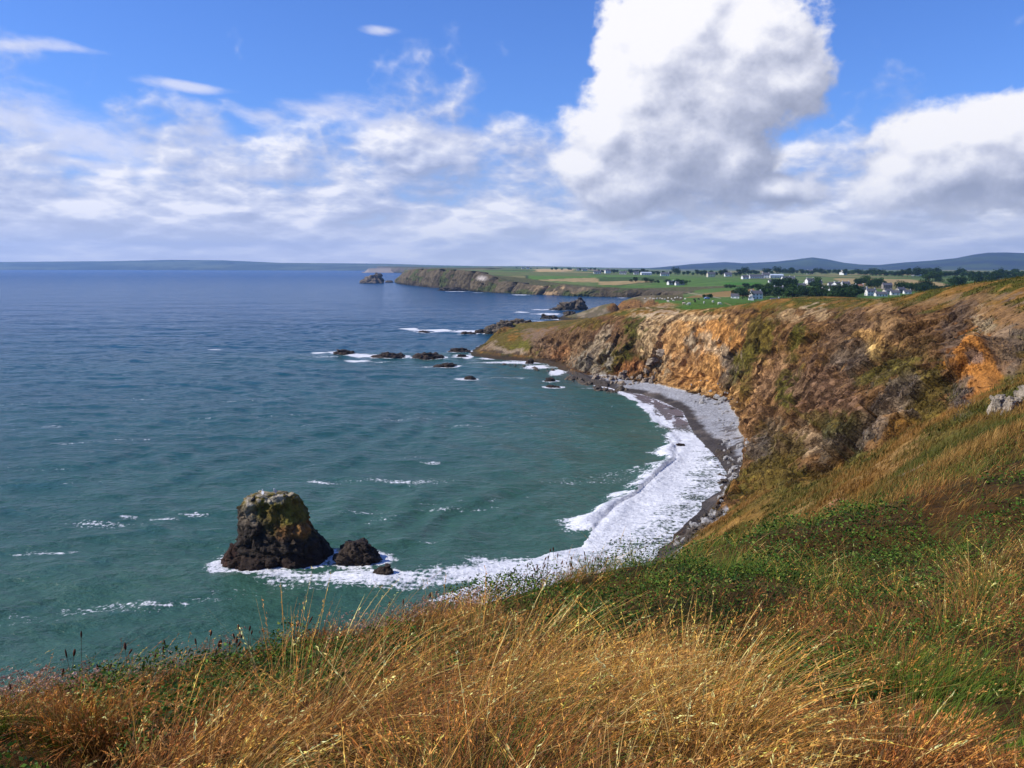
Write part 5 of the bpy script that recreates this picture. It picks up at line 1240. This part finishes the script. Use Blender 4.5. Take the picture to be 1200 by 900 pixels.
# dark plantain seed heads standing up against the surf: plants one can tell apart
def seed_plant(px, py, y, n, hmax, label, head=(0.10, 0.035, 0.02)):
    A = W(px, py, y=y); z0 = float(near_z([A[0]], [y])[0]); root = empty('plantain_plant', (A[0], y, z0)); tag(root, label, 'wild plant', 'dark seed heads along the brink')
    for k in range(n):
        dx, dy = random.gauss(0, .10), random.gauss(0, .10); L = hmax * random.uniform(.6, 1.0); lx = random.gauss(.10, .12) * L
        t = np.linspace(0, 1, 9); cx = dx + lx * t ** 2; cz = L * t; r = np.full(9, .0022); a = np.linspace(0, 2 * np.pi, 6, endpoint=False)
        def tube(cx, cy, cz, r):
            P = np.stack([cx[:, None] + r[:, None] * np.cos(a), cy + r[:, None] * np.sin(a) + 0 * cx[:, None], cz[:, None] + 0 * a], -1).reshape(-1, 3)
            i = np.arange(len(cx) * 6).reshape(len(cx), 6); j = np.roll(i, -1, 1)
            return P, np.stack([i[:-1], j[:-1], j[1:], i[1:]], -1).reshape(-1, 4)
        P, q = tube(cx, dy, cz, r); me = np_mesh('stalk', P, q); part('stalk', me, plain('stalk', (0.16, 0.09, 0.04)), root)
        hl = random.uniform(.05, .085); th = np.linspace(0, 1, 9); hr = .010 * np.sin(np.pi * np.clip(th * .93 + .05, 0, 1)) ** .6 * random.uniform(.8, 1.3)
        P, q = tube(cx[-1] + 2 * lx * th * hl / L, dy, L + th * hl, hr); me = np_mesh('seed_head', P, q); part('seed_head', me, plain('seed_head_' + ('d' if head[0] < .2 else 'l'), head, .9, .4, 60), root)
PL = [(20,832,6.4,3,.30,'small sprig of dark seed heads at the far left end of the brink'),(90,820,6.9,4,.55,'tall thin seed stalks standing alone above the brink at far left'),(120,815,7.0,5,.42,'cluster of thin seed stalks right of the tallest one at far left'),
 (205,795,7.9,4,.38,'seed stalks rising just left of the pink flower patch'),(245,785,8.2,4,.40,'seed stalks standing over the pink flower patch'),(262,782,8.4,5,.36,'dark seed heads at the right end of the pink flower patch'),
 (285,778,8.6,6,.36,'darkest and thickest clump of seed heads on the left half of the brink'),(345,768,9.0,3,.28,'small clump of seed heads below the tall sea stack'),(350,762,9.1,2,.35,'pair of seed stalks below the tall sea stack'),
 (465,735,10.3,3,.42,'thin stalks in front of the foam just right of the small rock'),(500,730,10.8,3,.40,'pair of dark heads before the curling wave'),(600,708,12.0,5,.40,'brown seed heads before the surf, leftmost of the row there'),
 (625,703,12.5,7,.42,'dense brown clump of seed heads before the surf'),(645,700,13.0,7,.52,'tallest dark clump in the row of seed heads before the surf'),(668,696,13.4,6,.44,'dark seed heads right of the tallest clump before the surf'),
 (690,690,13.8,6,.50,'upright brown spikes near the right end of the seed-head row'),(712,686,14.2,5,.46,'last brown spikes at the right end of the seed-head row'),(742,676,14.8,4,.42,'loose thin spikes before the broad white surf'),(768,668,15.4,4,.42,'thin spikes above the green brambles at the edge of the surf')]
for q in PL: seed_plant(*q)
# ================================================================== VILLAGE, TREES, ANIMALS
def hit(px, py, y0=None, y1=9000.0):
    if y0 is None: y0 = 640.0 if px > 855 else 290.0
    ys = np.geomspace(y0, y1, 1500); d = ray(px, py); t = ys / d[1]; x = d[0] * t; z = EYE + d[2] * t
    g = zbase(x, ys).astype(float); k = np.where(z <= g)[0]
    i = k[0] if len(k) else int(np.argmin(np.abs(z - g)))
    return float(x[i]), float(ys[i]), float(g[i])
def box_verts(x0, x1, y0, y1, z0, z1): return [(x0,y0,z0),(x1,y0,z0),(x1,y1,z0),(x0,y1,z0),(x0,y0,z1),(x1,y0,z1),(x1,y1,z1),(x0,y1,z1)]
BF = [(0,3,2,1),(4,5,6,7),(0,1,5,4),(1,2,6,5),(2,3,7,6),(3,0,4,7)]
def mesh_boxes(name, bl):
    vs = []; fs = []
    for b in bl:
        o = len(vs); vs += box_verts(*b); fs += [tuple(i + o for i in f) for f in BF]
    me = bpy.data.meshes.new(name); me.from_pydata(vs, [], fs); return me
def gable_roof(name, L, D, h, rise, ov=.4, t=.25):
    vs = []; fs = []
    pr = [(-D/2-ov, h-ov*rise/(D/2)), (0, h+rise), (D/2+ov, h-ov*rise/(D/2)), (D/2+ov, h-ov*rise/(D/2)+t), (0, h+rise+t), (-D/2-ov, h-ov*rise/(D/2)+t)]
    for x in (-L/2-ov, L/2+ov): vs += [(x, y, z) for y, z in pr]
    fs = [(0,1,4,5),(1,2,3,4),(6,11,10,7),(7,10,9,8)] + [(i, (i+1) % 6 + 0, (i+1) % 6 + 6, i + 6) for i in range(6)]
    me = bpy.data.meshes.new(name); me.from_pydata(vs, [], fs); return me
def gable_wall(name, L, D, h, rise):
    vs = [(-L/2,-D/2,-1.5),(L/2,-D/2,-1.5),(L/2,D/2,-1.5),(-L/2,D/2,-1.5),(-L/2,-D/2,h),(L/2,-D/2,h),(L/2,D/2,h),(-L/2,D/2,h),(-L/2,0,h+rise),(L/2,0,h+rise)]
    me = bpy.data.meshes.new(name); me.from_pydata(vs, [], [(0,1,5,4),(2,3,7,6),(1,2,6,9,5),(3,0,4,8,7),(0,3,2,1)]); return me
WHITE = plain('white_render', (0.78, 0.77, 0.74), .8, .06, .4); CREAM = plain('cream_render', (0.62, 0.56, 0.45), .8, .08, .4); STONE = plain('stone_wall', (0.28, 0.25, 0.22), .9, .3, .8)
SLATE = plain('slate', (0.10, 0.10, 0.115), .6, .2, 1.0); REDROOF = plain('brown_tiles', (0.20, 0.10, 0.07), .8, .2, 1.0); GLASS = plain('window_glass', (0.03, 0.035, 0.045), .15, .1, 1, .5); DOORM = plain('door_paint', (0.08, 0.12, 0.10), .5)
TINR = plain('tin_roof', (0.50, 0.55, 0.62), .45, .1, .6)
def house_proto(L, D, h, rise, wall, roof, storeys=1, chim=2, shed=False):
    r = empty('house')
    part('wall', gable_wall('wall', L, D, h, rise), wall, r); rf = part('roof', gable_roof('roof', L, D, h, rise), roof, r)
    for k in range(chim):
        cx = (-1 if k else 1) * (L/2 - .8); part('chimney', mesh_boxes('chimney', [(cx-.45, cx+.45, -.4, .4, h+rise-.5, h+rise+1.3)]), wall, rf)
    n = max(2, int(L / 3.2))
    for s in range(storeys):
        for k in range(n):
            x = -L/2 + (k + .5) * L / n; z = .9 + 2.7 * s
            if s == 0 and k == n // 2: part('door', mesh_boxes('door', [(x-.5, x+.5, -D/2-.06, -D/2+.05, 0, 2.1)]), DOORM, r); continue
            if shed and k % 2: continue
            w = part('window', mesh_boxes('window', [(x-.65, x+.65, -D/2-.05, -D/2+.05, z-.1, z+1.2)]), GLASS, r)
    return r
protos = {}
def place_house(kind, px, py, rz, s, label, group='houses of the village'):
    spec = dict(bungalow=(13, 7.5, 2.8, 2.4, WHITE, SLATE, 1, 2), cottage=(9.5, 6.5, 2.9, 2.6, WHITE, SLATE, 1, 1), house=(11, 8, 5.2, 2.8, WHITE, SLATE, 2, 2), gable=(8, 9, 5.0, 3.0, WHITE, REDROOF, 2, 1), shed=(20, 10, 4.0, 1.6, WHITE, TINR, 1, 0, True),
                cream=(12, 8, 5.0, 2.6, CREAM, SLATE, 2, 2), stone=(13, 8, 5.5, 3.2, STONE, SLATE, 2, 2), longhouse=(22, 7.5, 3.2, 2.6, WHITE, SLATE, 1, 2))[kind]
    x, y, z = hit(px, py)
    if kind not in protos: r = protos[kind] = house_proto(*spec)
    else: r = copy_tree(protos[kind])
    r.location = (x, y, z); r.rotation_euler = (0, 0, R(rz)); r.scale = (s, s, s); tag(r, label, 'house' if kind != 'shed' else 'farm building', group)
H = [('bungalow',796,334.2,8,1.0,'long white bungalow among dark trees, alone in the green fields left of village'),('cottage',786,333.6,20,1.1,'grey-roofed cottage at the left of the lone white bungalow in the fields'),
 ('cottage',873,327.0,10,1.2,'small white house at the left of the large white farm range'),('longhouse',886,326.2,5,1.15,'left half of the large white farm range behind the village'),('house',897,326.0,-10,1.2,'tall white right end of the large farm range behind the village'),
 ('shed',909,325.8,4,1.25,'long pale blue-roofed shed right of the white farm range'),('bungalow',921,328.0,8,1.1,'white bungalow below right of the blue-roofed shed'),('cottage',928,328.2,-30,1.0,'small white cottage at the right end of the upper bungalow'),('cottage',904,331.6,0,.9,'little white cottage alone on the slope under the farm range'),
 ('house',949,333.2,12,1.0,'white gabled house, left one of the pair above the big trees'),('bungalow',957,333.6,-5,1.0,'white low house, right one of the pair above the big trees'),('bungalow',936,337.4,3,1.05,'long low white house tucked right of the biggest tree clump'),
 ('gable',907,341.4,35,.8,'white house, upper of two close together left of the tree clump'),('house',912,343.8,-20,.85,'white house, lower of two close together left of the tree clump'),('cottage',896,343.8,15,.9,'small white cottage at the left edge of the village wood'),
 ('house',885.5,350.2,8,.85,'grey-roofed white farmhouse at the far corner of the green pasture'),('cottage',861.5,349.6,-20,.7,'small white hut at the upper left edge of the green pasture'),('cottage',880,351.8,80,.6,'white gable end beside the grey-roofed white farmhouse'),
 ('cottage',908,355.8,5,.75,'low cream shed on the pasture edge, under the wood'),('cottage',921.5,358.2,-10,.7,'pale shed lowest on the pasture edge'),('stone',932,345.2,10,.9,'grey stone building with slate roof in the middle of the wood'),
 ('stone',940,346.2,-8,.7,'smaller grey stone outbuilding in the middle of the wood'),('gable',961.5,345.4,40,.8,'white gabled house at the left end of the main cluster, in front'),('cream',967,341.0,10,.8,'cream two-storey house in the left of the main cluster'),
 ('cottage',974,335.2,0,.85,'small white house high at the left of the main cluster'),('house',980.5,336.2,25,.75,'tall white house high in the main cluster'),('house',979,341.6,-15,.85,'white two-storey house at the heart of the main cluster'),('bungalow',984,344.2,10,.75,'white low house in front at the heart of the main cluster'),
 ('gable',972,343.4,60,.7,'narrow white gable squeezed between cluster houses'),('house',990.5,336.4,5,.85,'white house behind the terrace, right of the main cluster'),('bungalow',995,339.8,-8,.95,'long white terrace house below the row of dark trees'),('cottage',1000.5,338,30,.85,'small white cottage at the left end of the dark tree row'),
 ('gable',1008,340.4,-35,.85,'white gable-ended house, left one under the dark tree row'),('cottage',1012,341.8,10,.85,'white cottage, right one under the dark tree row'),('house',1020,346.4,3,.8,'large white two-storey house in the lower right group'),
 ('bungalow',1032,347.2,-3,.8,'long white bungalow second in the lower right group'),('cream',1040,345.0,8,.7,'pale cream house third in the lower right group'),('cottage',1048.5,345.8,-6,.85,'small white cottage fourth in the lower right group'),('stone',1039,338.6,0,.8,'grey stone ruin between the two dark woods'),
 ('stone',1055,343.6,20,.7,'low stone cottage right of the lower right group'),('cottage',1063,344.4,-5,.75,'grey and white cottage at the right end of the lower group'),
 ('house',949,321.3,0,1.5,'white house alone before the foot of the pointed mountain'),('gable',988,322.2,30,1.6,'tall narrow white house on the skyline right of the pointed mountain'),('shed',1076,323.4,4,1.3,'pale shed far off under the broad mountain'),
 ('bungalow',1184,323.5,0,1.5,'far white bungalow at right under the broad mountain, left of two'),('bungalow',1192,323.8,10,1.4,'far white bungalow at right under the broad mountain, right of two'),
 ('house',618.5,315.2,0,1.4,'white house on the skyline of the far headland'),('cottage',612.5,315.1,10,1.3,'small pale house left of the skyline house on the far headland'),('bungalow',685,317.2,5,1.5,'white bungalow on the skyline right of the golden field'),('cottage',678,317,0,1.5,'small white house just right of the golden field'),
 ('bungalow',700,320.6,0,1.5,'cream bungalow left of the far scattered farms'),('house',712,320.4,10,1.4,'white farmhouse second of the far scattered farms'),('bungalow',730,321.2,-10,1.4,'grey-white farm third of the far scattered farms'),('cottage',745.5,321.6,0,1.4,'small far cottage fourth of the scattered farms'),
 ('shed',757,322.2,5,1.3,'large white shed fifth of the far scattered farms'),('bungalow',779,323.4,0,1.5,'pale far bungalow above the lone tree-ringed house'),('cottage',853,324,0,1.6,'small white house by dark trees left of the farm range'),('cream',833,324.6,5,1.3,'cream farmhouse in the hedge line beyond the green fields')]
for q in H: place_house(*q)

# ---- trees: tapered trunk with limbs, crown of leaf clumps spread through an uneven volume
LEAF = {}
def leaf_mat(name, col):
    m, nt, b = new_mat(name, .9, .1); n = tnoise(nt, geopos(nt), .35, 4, .6)
    _put(nt, b.inputs['Base Color'], mixc(nt, n.step(.3, .7), tuple(c * .6 for c in col), tuple(min(1, c * 1.6) for c in col))); return m
LM = [leaf_mat('foliage_dark', (0.022, 0.045, 0.014)), leaf_mat('foliage_green', (0.035, 0.07, 0.018)), leaf_mat('foliage_olive', (0.055, 0.08, 0.025))]
BARK = plain('bark', (0.09, 0.07, 0.05))
def tree_proto(h, w, seed, mat, nleaf=900):
    rr = np.random.default_rng(seed); root = empty('tree')
    lob = [(rr.normal(0, .22) * w, rr.normal(0, .22) * w, h * rr.uniform(.38, .85), w * rr.uniform(.22, .38)) for _ in range(9)]
    li = rr.integers(0, len(lob), nleaf); L = np.array(lob)[li]; d = rr.normal(size=(nleaf, 3)); d /= np.linalg.norm(d, axis=1)[:, None]; rad = rr.random(nleaf) ** .35
    c = L[:, :3] + d * (L[:, 3] * rad)[:, None] * np.array([1, 1, .85]); c[:, 2] = np.maximum(c[:, 2], h * .14)
    P, q, _ = leaves(c, rr.uniform(.35, .9, nleaf), np.zeros((nleaf, 3)), 1.6); part('crown', np_mesh('crown', P, q, False), mat, root)
    vs = []; qs = []
    def limb(a, b, r0, r1):
        a = np.array(a, float); b = np.array(b, float); an = np.linspace(0, 2 * np.pi, 6, endpoint=False); o = len(vs)
        for p, r in ((a, r0), ((a + b) / 2 + rr.normal(0, .15, 3), (r0 + r1) / 2), (b, r1)):
            for t in an: vs.append((p[0] + r * math.cos(t), p[1] + r * math.sin(t), p[2]))
        for k in range(2):
            for i in range(6): qs.append((o + k * 6 + i, o + k * 6 + (i + 1) % 6, o + k * 6 + 6 + (i + 1) % 6, o + k * 6 + 6 + i))
    limb((0, 0, -.8), (0, 0, h * .55), .035 * h, .018 * h)
    for l in lob[:5]: limb((0, 0, h * .3), l[:3], .014 * h, .005 * h)
    part('trunk', np_mesh('trunk', np.array(vs), np.array(qs)), BARK, root)
    return root
TP = [tree_proto(10, 10, 1, LM[0]), tree_proto(9, 11, 2, LM[0]), tree_proto(12, 10, 3, LM[1]), tree_proto(7, 9, 4, LM[1]), tree_proto(6, 8, 5, LM[2]), tree_proto(11, 13, 6, LM[0])]
used = set()
def plant_tree(k, px, py, s, label, group):
    if k in used: r = copy_tree(TP[k])
    else: r = TP[k]; used.add(k)
    x, y, z = hit(px, py); r.location = (x, y, z); r.rotation_euler = (0, 0, random.uniform(0, 6.28)); r.scale = (s * random.uniform(.85, 1.2), s * random.uniform(.85, 1.2), s * random.uniform(.8, 1.15))
    tag(r, label, 'tree', group)
def wood(poly, n, s, label, group, kinds=(0, 1, 2, 5)):
    P = np.array(poly, float); c = 0
    while c < n:
        a = random.uniform(P[:, 0].min(), P[:, 0].max()); b = random.uniform(P[:, 1].min(), P[:, 1].max())
        if in_poly(P, np.array([a]), np.array([b]))[0]: plant_tree(random.choice(kinds), a, b, s * random.uniform(.75, 1.2), label, group); c += 1
wood([(908,342),(930,342),(932,336),(912,335)], 14, 1.05, 'tall dark tree in the biggest clump, at the left of the village', 'trees of the big clump left of the village')
wood([(892,350),(915,352),(925,349),(905,343),(888,345)], 14, .85, 'dark tree in the wood at the corner of the green pasture', 'trees at the corner of the pasture')
wood([(863,350),(880,351),(880,347),(864,346)], 6, .75, 'dark bushy tree behind the pasture, left of the grey-roofed farmhouse', 'trees left of the farmhouse')
wood([(922,351),(962,352),(962,344),(925,345)], 20, .8, 'dark tree in the wood below the village cluster', 'trees of the wood below the cluster')
wood([(962,354),(996,355),(998,346),(964,346)], 20, .85, 'dark tree in the front wood, right below the main cluster of houses', 'trees of the front wood')
wood([(995,348),(1010,349),(1011,343),(997,343)], 8, .85, 'dark round tree left of the lower right group of houses', 'trees left of the lower right houses')
wood([(998,337),(1034,339),(1032,333.5),(1002,333)], 18, .9, 'dark tree in the long row behind the right-hand houses', 'trees of the row behind the houses')
wood([(1050,342),(1088,345),(1090,340),(1052,338)], 18, .85, 'dark tree in the wood at the right end of the village', 'trees of the right-hand wood')
wood([(1095,347),(1120,346),(1118,341),(1092,343)], 8, .8, 'dark tree in the hedge just behind the brown cliff crest', 'trees behind the cliff crest')
wood([(782,333.5),(808,335),(806,331.6),(782,331.2)], 9, .7, 'dark tree in the ring round the lone white bungalow', 'trees round the lone bungalow')
wood([(1078,331),(1100,332),(1100,328.5),(1080,328)], 8, 1.2, 'dark tree in the clump right of the tan field', 'trees right of the tan field')
wood([(1112,336),(1132,337),(1130,332.5),(1112,332)], 7, 1.1, 'dark tree in the copse before the broad mountain', 'trees of the copse before the mountain')
wood([(1140,334),(1168,334),(1166,329),(1142,329)], 10, 1.2, 'dark tree in the thick copse above the cliff crest at right', 'trees of the copse above the crest')
wood([(1165,331),(1200,332),(1210,327),(1165,326)], 10, 1.2, 'dark tree in the belt at the right edge of the picture', 'trees at the right edge')
wood([(944,337),(963,338),(963,333.5),(955,333.5)], 6, .8, 'dark tree beside the pair of white houses above the clump', 'trees beside the pair of white houses')
wood([(820,350.5),(835,350),(833,348.6),(818,348.9)], 3, .35, 'low dark bush on the far edge of the green pasture', 'bushes on the pasture edge', (3, 4))
wood([(845,338),(890,340),(889,337.6),(846,336.6)], 9, .7, 'bushy tree in the hedge below the bright green field', 'trees of the hedge below the bright field', (3, 4, 0))
for (a, b, c, d, n, s, lab, gr) in [(640,316,700,317,9,1.3,'tree on the skyline near the golden field','trees by the golden field'),(700,319.5,770,321.5,16,1.4,'tree in the far hedge by the scattered farms','trees by the scattered farms'),(770,322,870,323.5,18,1.5,'tree in the long hedge beyond the green fields','trees of the long hedge'),
    (870,322,980,321,20,1.9,'tree in the far belt below the pointed mountain','trees of the belt below the pointed mountain'),(980,321.5,1080,325,20,1.9,'tree in the far belt below the broad mountain','trees of the belt below the broad mountain'),(1080,324,1200,325,22,1.9,'far tree before the broad mountain at right','far trees at right'),(600,314.6,630,315,4,1.2,'dark tree beside the skyline houses of the far headland','trees on the far headland'),
    (735,330,775,332,5,.8,'bush in the hedge left of the lone bungalow','bushes left of the lone bungalow')]:
    for k in range(n):
        f = (k + random.random()) / n; plant_tree(random.choice((0, 1, 3, 5)), a + (c - a) * f, b + (d - b) * f + random.uniform(-.3, .5), s * random.uniform(.6, 1.1), lab, gr)

# ---- sheep and cattle on the clifftop pasture: one continuous body each
def animal_mesh(name, L, hgt, girth, leg, graze=True, headl=.25):
    nodes = [(-.5*L, 0, hgt*.82, girth*.25), (-.46*L, 0, hgt*.80, girth*.42), (-.25*L, 0, hgt*.76, girth*.5), (.05*L, 0, hgt*.74, girth*.52), (.32*L, 0, hgt*.77, girth*.48), (.46*L, 0, hgt*.80, girth*.30)]
    nodes += ([(.60*L, 0, hgt*.55, girth*.17), (.70*L, 0, hgt*.28, girth*.15), (.78*L, 0, hgt*.12, girth*.11)] if graze else [(.60*L, 0, hgt*1.0, girth*.18), (.72*L, 0, hgt*1.08, girth*.17), (.86*L, 0, hgt*1.0, girth*.10)])
    vs = []; es = []; rad = []
    for i, (x, y, z, r) in enumerate(nodes):
        vs.append((x, y, z)); rad.append(r)
        if i: es.append((i - 1, i))
    for bx, at, hind in ((-.38*L, 2, 1), (.33*L, 4, 0)):
        for s in (-1, 1):
            o = len(vs); yy = s * girth * .26
            vs += [(bx, yy, hgt*.55), (bx + (.05*L if hind else -.01*L), yy, hgt*.42), (bx - (.05*L if hind else 0), yy, hgt*.22), (bx, yy, 0.02)]; rad += [girth*.18, girth*.11, leg, leg*.9]; es += [(at, o), (o, o+1), (o+1, o+2), (o+2, o+3)]
    me = bpy.data.meshes.new(name); me.from_pydata(vs, es, []); o = bpy.data.objects.new(name, me); COL.objects.link(o)
    m = o.modifiers.new('skin', 'SKIN'); sv = me.skin_vertices[0].data
    for i, r in enumerate(rad): sv[i].radius = (r, r)
    sv[3].use_root = True
    o.modifiers.new('sub', 'SUBSURF').levels = 1
    dg = bpy.context.evaluated_depsgraph_get(); ev = o.evaluated_get(dg); nm = bpy.data.meshes.new_from_object(ev); bpy.data.objects.remove(o); nm.name = name
    return nm
FLEECE = plain('fleece', (0.68, 0.64, 0.56), .95, .12, 8); HIDE = plain('dark_hide', (0.025, 0.02, 0.018), .7, .3, 3); HIDEW = plain('pale_hide', (0.55, 0.45, 0.34), .7, .3, 1.5)
sh = [animal_mesh('sheep', 1.15, .85, .62, .05, g) for g in (True, False)]
for m_ in sh: m_.materials.append(FLEECE)
cw = animal_mesh('cow', 2.0, 1.45, .85, .09, True); cw.materials.append(HIDE); cw2 = cw.copy(); cw2.materials.clear(); cw2.materials.append(HIDEW)
def put(me, name, px, py, label, cat, group, s=1.0):
    x, y, z = hit(px, py, 290.0); o = bpy.data.objects.new(name, me); COL.objects.link(o); o.location = (x, y, z - .02); o.rotation_euler = (0, 0, random.uniform(0, 6.28)); o.scale = (s, s, s); tag(o, label, cat, group)
for i, (px, py) in enumerate([(756,351.4),(762,350.9),(766,351.6),(770,350.9),(773.5,350.4),(776,351.4),(779,351.8),(783,350.2),(787,351.4),(791,350.4),(794,349.4),(797.5,350.3),(803,351.2),(783,354.5),(789,353.7)]):
    put(sh[i % 2], 'sheep', px, py, 'white sheep in the flock along the far left edge of the green pasture', 'sheep', 'sheep at the left of the pasture', 1.25)
for (px, py, lab) in [(807.5,358,'pale sheep grazing alone nearest the cliff edge, middle of the pasture'),(825,355.8,'white sheep standing below the blue car on the pasture'),(835.5,354.8,'white sheep farthest right but one on the pasture'),(843,357.6,'white sheep farthest right on the pasture, near the path')]:
    put(sh[0], 'sheep', px, py, lab, 'sheep', 'single sheep of the pasture', 1.3)
for (px, py, m_, lab) in [(800.5,356.2,cw,'black cow, left of the four on the pasture'),(813.5,352.2,cw,'black cow standing in the far middle of the pasture, upper left of three'),(818.5,351.8,cw,'black cow in the far middle of the pasture, rightmost of three'),(814.5,354.6,cw,'black cow below the other two in the middle of the pasture'),(801.5,357.4,cw2,'pale tan cow lying beside the leftmost black cow')]:
    put(m_, 'cow', px, py, lab, 'cow', 'cattle on the pasture')
# small blue car at the far edge of the pasture
def car():
    x, y, z = hit(828.5, 350.6); r = empty('parked_car', (x, y, z), R(8)); tag(r, 'small pale blue car parked at the far edge of the green pasture', 'car'); r.scale = (1.1, 1.1, 1.1)
    prof = [(-2.0,.35),(-2.05,.75),(-1.9,.95),(-1.2,1.0),(-.8,1.42),(.6,1.45),(1.1,1.0),(1.9,.9),(2.05,.7),(2.0,.35)]
    vs = [(a, s, b) for s in (-.82, .82) for a, b in prof]; n = len(prof)
    me = bpy.data.meshes.new('body'); me.from_pydata(vs, [], [tuple(range(n)), tuple(range(2*n-1, n-1, -1))] + [(i, i + n, (i + 1) % n + n, (i + 1) % n) for i in range(n)]); part('body', me, plain('blue_paint', (0.30, 0.45, 0.75), .3, .05, 1, .5), r)
    part('window', mesh_boxes('window', [(-.85, .75, -.84, .84, 1.04, 1.34)]), GLASS, r)
    an = np.linspace(0, 2 * np.pi, 16, endpoint=False)
    for a in (-1.3, 1.3):
        for s in (-.86, .66):
            v = [(a + .33 * math.cos(t), s + d, .33 + .33 * math.sin(t)) for d in (0, .2) for t in an]
            m = bpy.data.meshes.new('wheel'); m.from_pydata(v, [], [tuple(range(15, -1, -1)), tuple(range(16, 32))] + [(i, (i + 1) % 16, (i + 1) % 16 + 16, i + 16) for i in range(16)]); part('wheel', m, HIDE, r)
car()
# sea birds resting on the stack
def bird(px, py, y, m, label):
    A = W(px, py, y=y)
    vs = [(-.28,0,.16),(-.1,0,.2),(.1,0,.24),(.2,0,.38),(.24,0,.52),(.33,0,.53)]; rad = [.03,.10,.12,.06,.055,.02]; me = bpy.data.meshes.new('sea_bird'); me.from_pydata(vs + [(0,.04,.1),(0,.04,0),(0,-.04,.1),(0,-.04,0)], [(i, i+1) for i in range(5)] + [(1,6),(6,7),(1,8),(8,9)], [])
    o = bpy.data.objects.new('b', me); COL.objects.link(o); o.modifiers.new('s', 'SKIN')
    for i, r in enumerate(rad + [.02,.015,.02,.015]): me.skin_vertices[0].data[i].radius = (r, r)
    me.skin_vertices[0].data[1].use_root = True
    nm = bpy.data.meshes.new_from_object(o.evaluated_get(bpy.context.evaluated_depsgraph_get())); bpy.data.objects.remove(o); nm.materials.append(m)
    b = bpy.data.objects.new('sea_bird', nm); COL.objects.link(b)
    # stand it on the rock below
    dg = bpy.context.evaluated_depsgraph_get(); dg.update(); ok, loc, nrm, idx, ob, mt = sc.ray_cast(dg, Vector((A[0], y, 40)), Vector((0, 0, -1)))
    b.location = (A[0], y, loc.z - .01 if ok else A[2]); b.rotation_euler = (0, 0, random.uniform(0, 6.2)); b.scale = (1.5, 1.5, 1.5)
    tag(b, label, 'bird', 'birds on the sea stack')
BL = plain('black_feathers', (0.015, 0.015, 0.018), .6); WH = plain('white_feathers', (0.75, 0.75, 0.74), .8)
for (px, py, y, m, lab) in [(335,578,118.5,BL,'black sea bird at the right end of the stack\'s flat top'),(296,581,118,BL,'black sea bird at the left end of the stack\'s flat top'),(323,576,119,WH,'white gull on the stack\'s top, nearest the right-hand black bird'),(308,577,118.5,WH,'white gull on the left half of the stack\'s top')]: bird(px, py, y, m, lab)
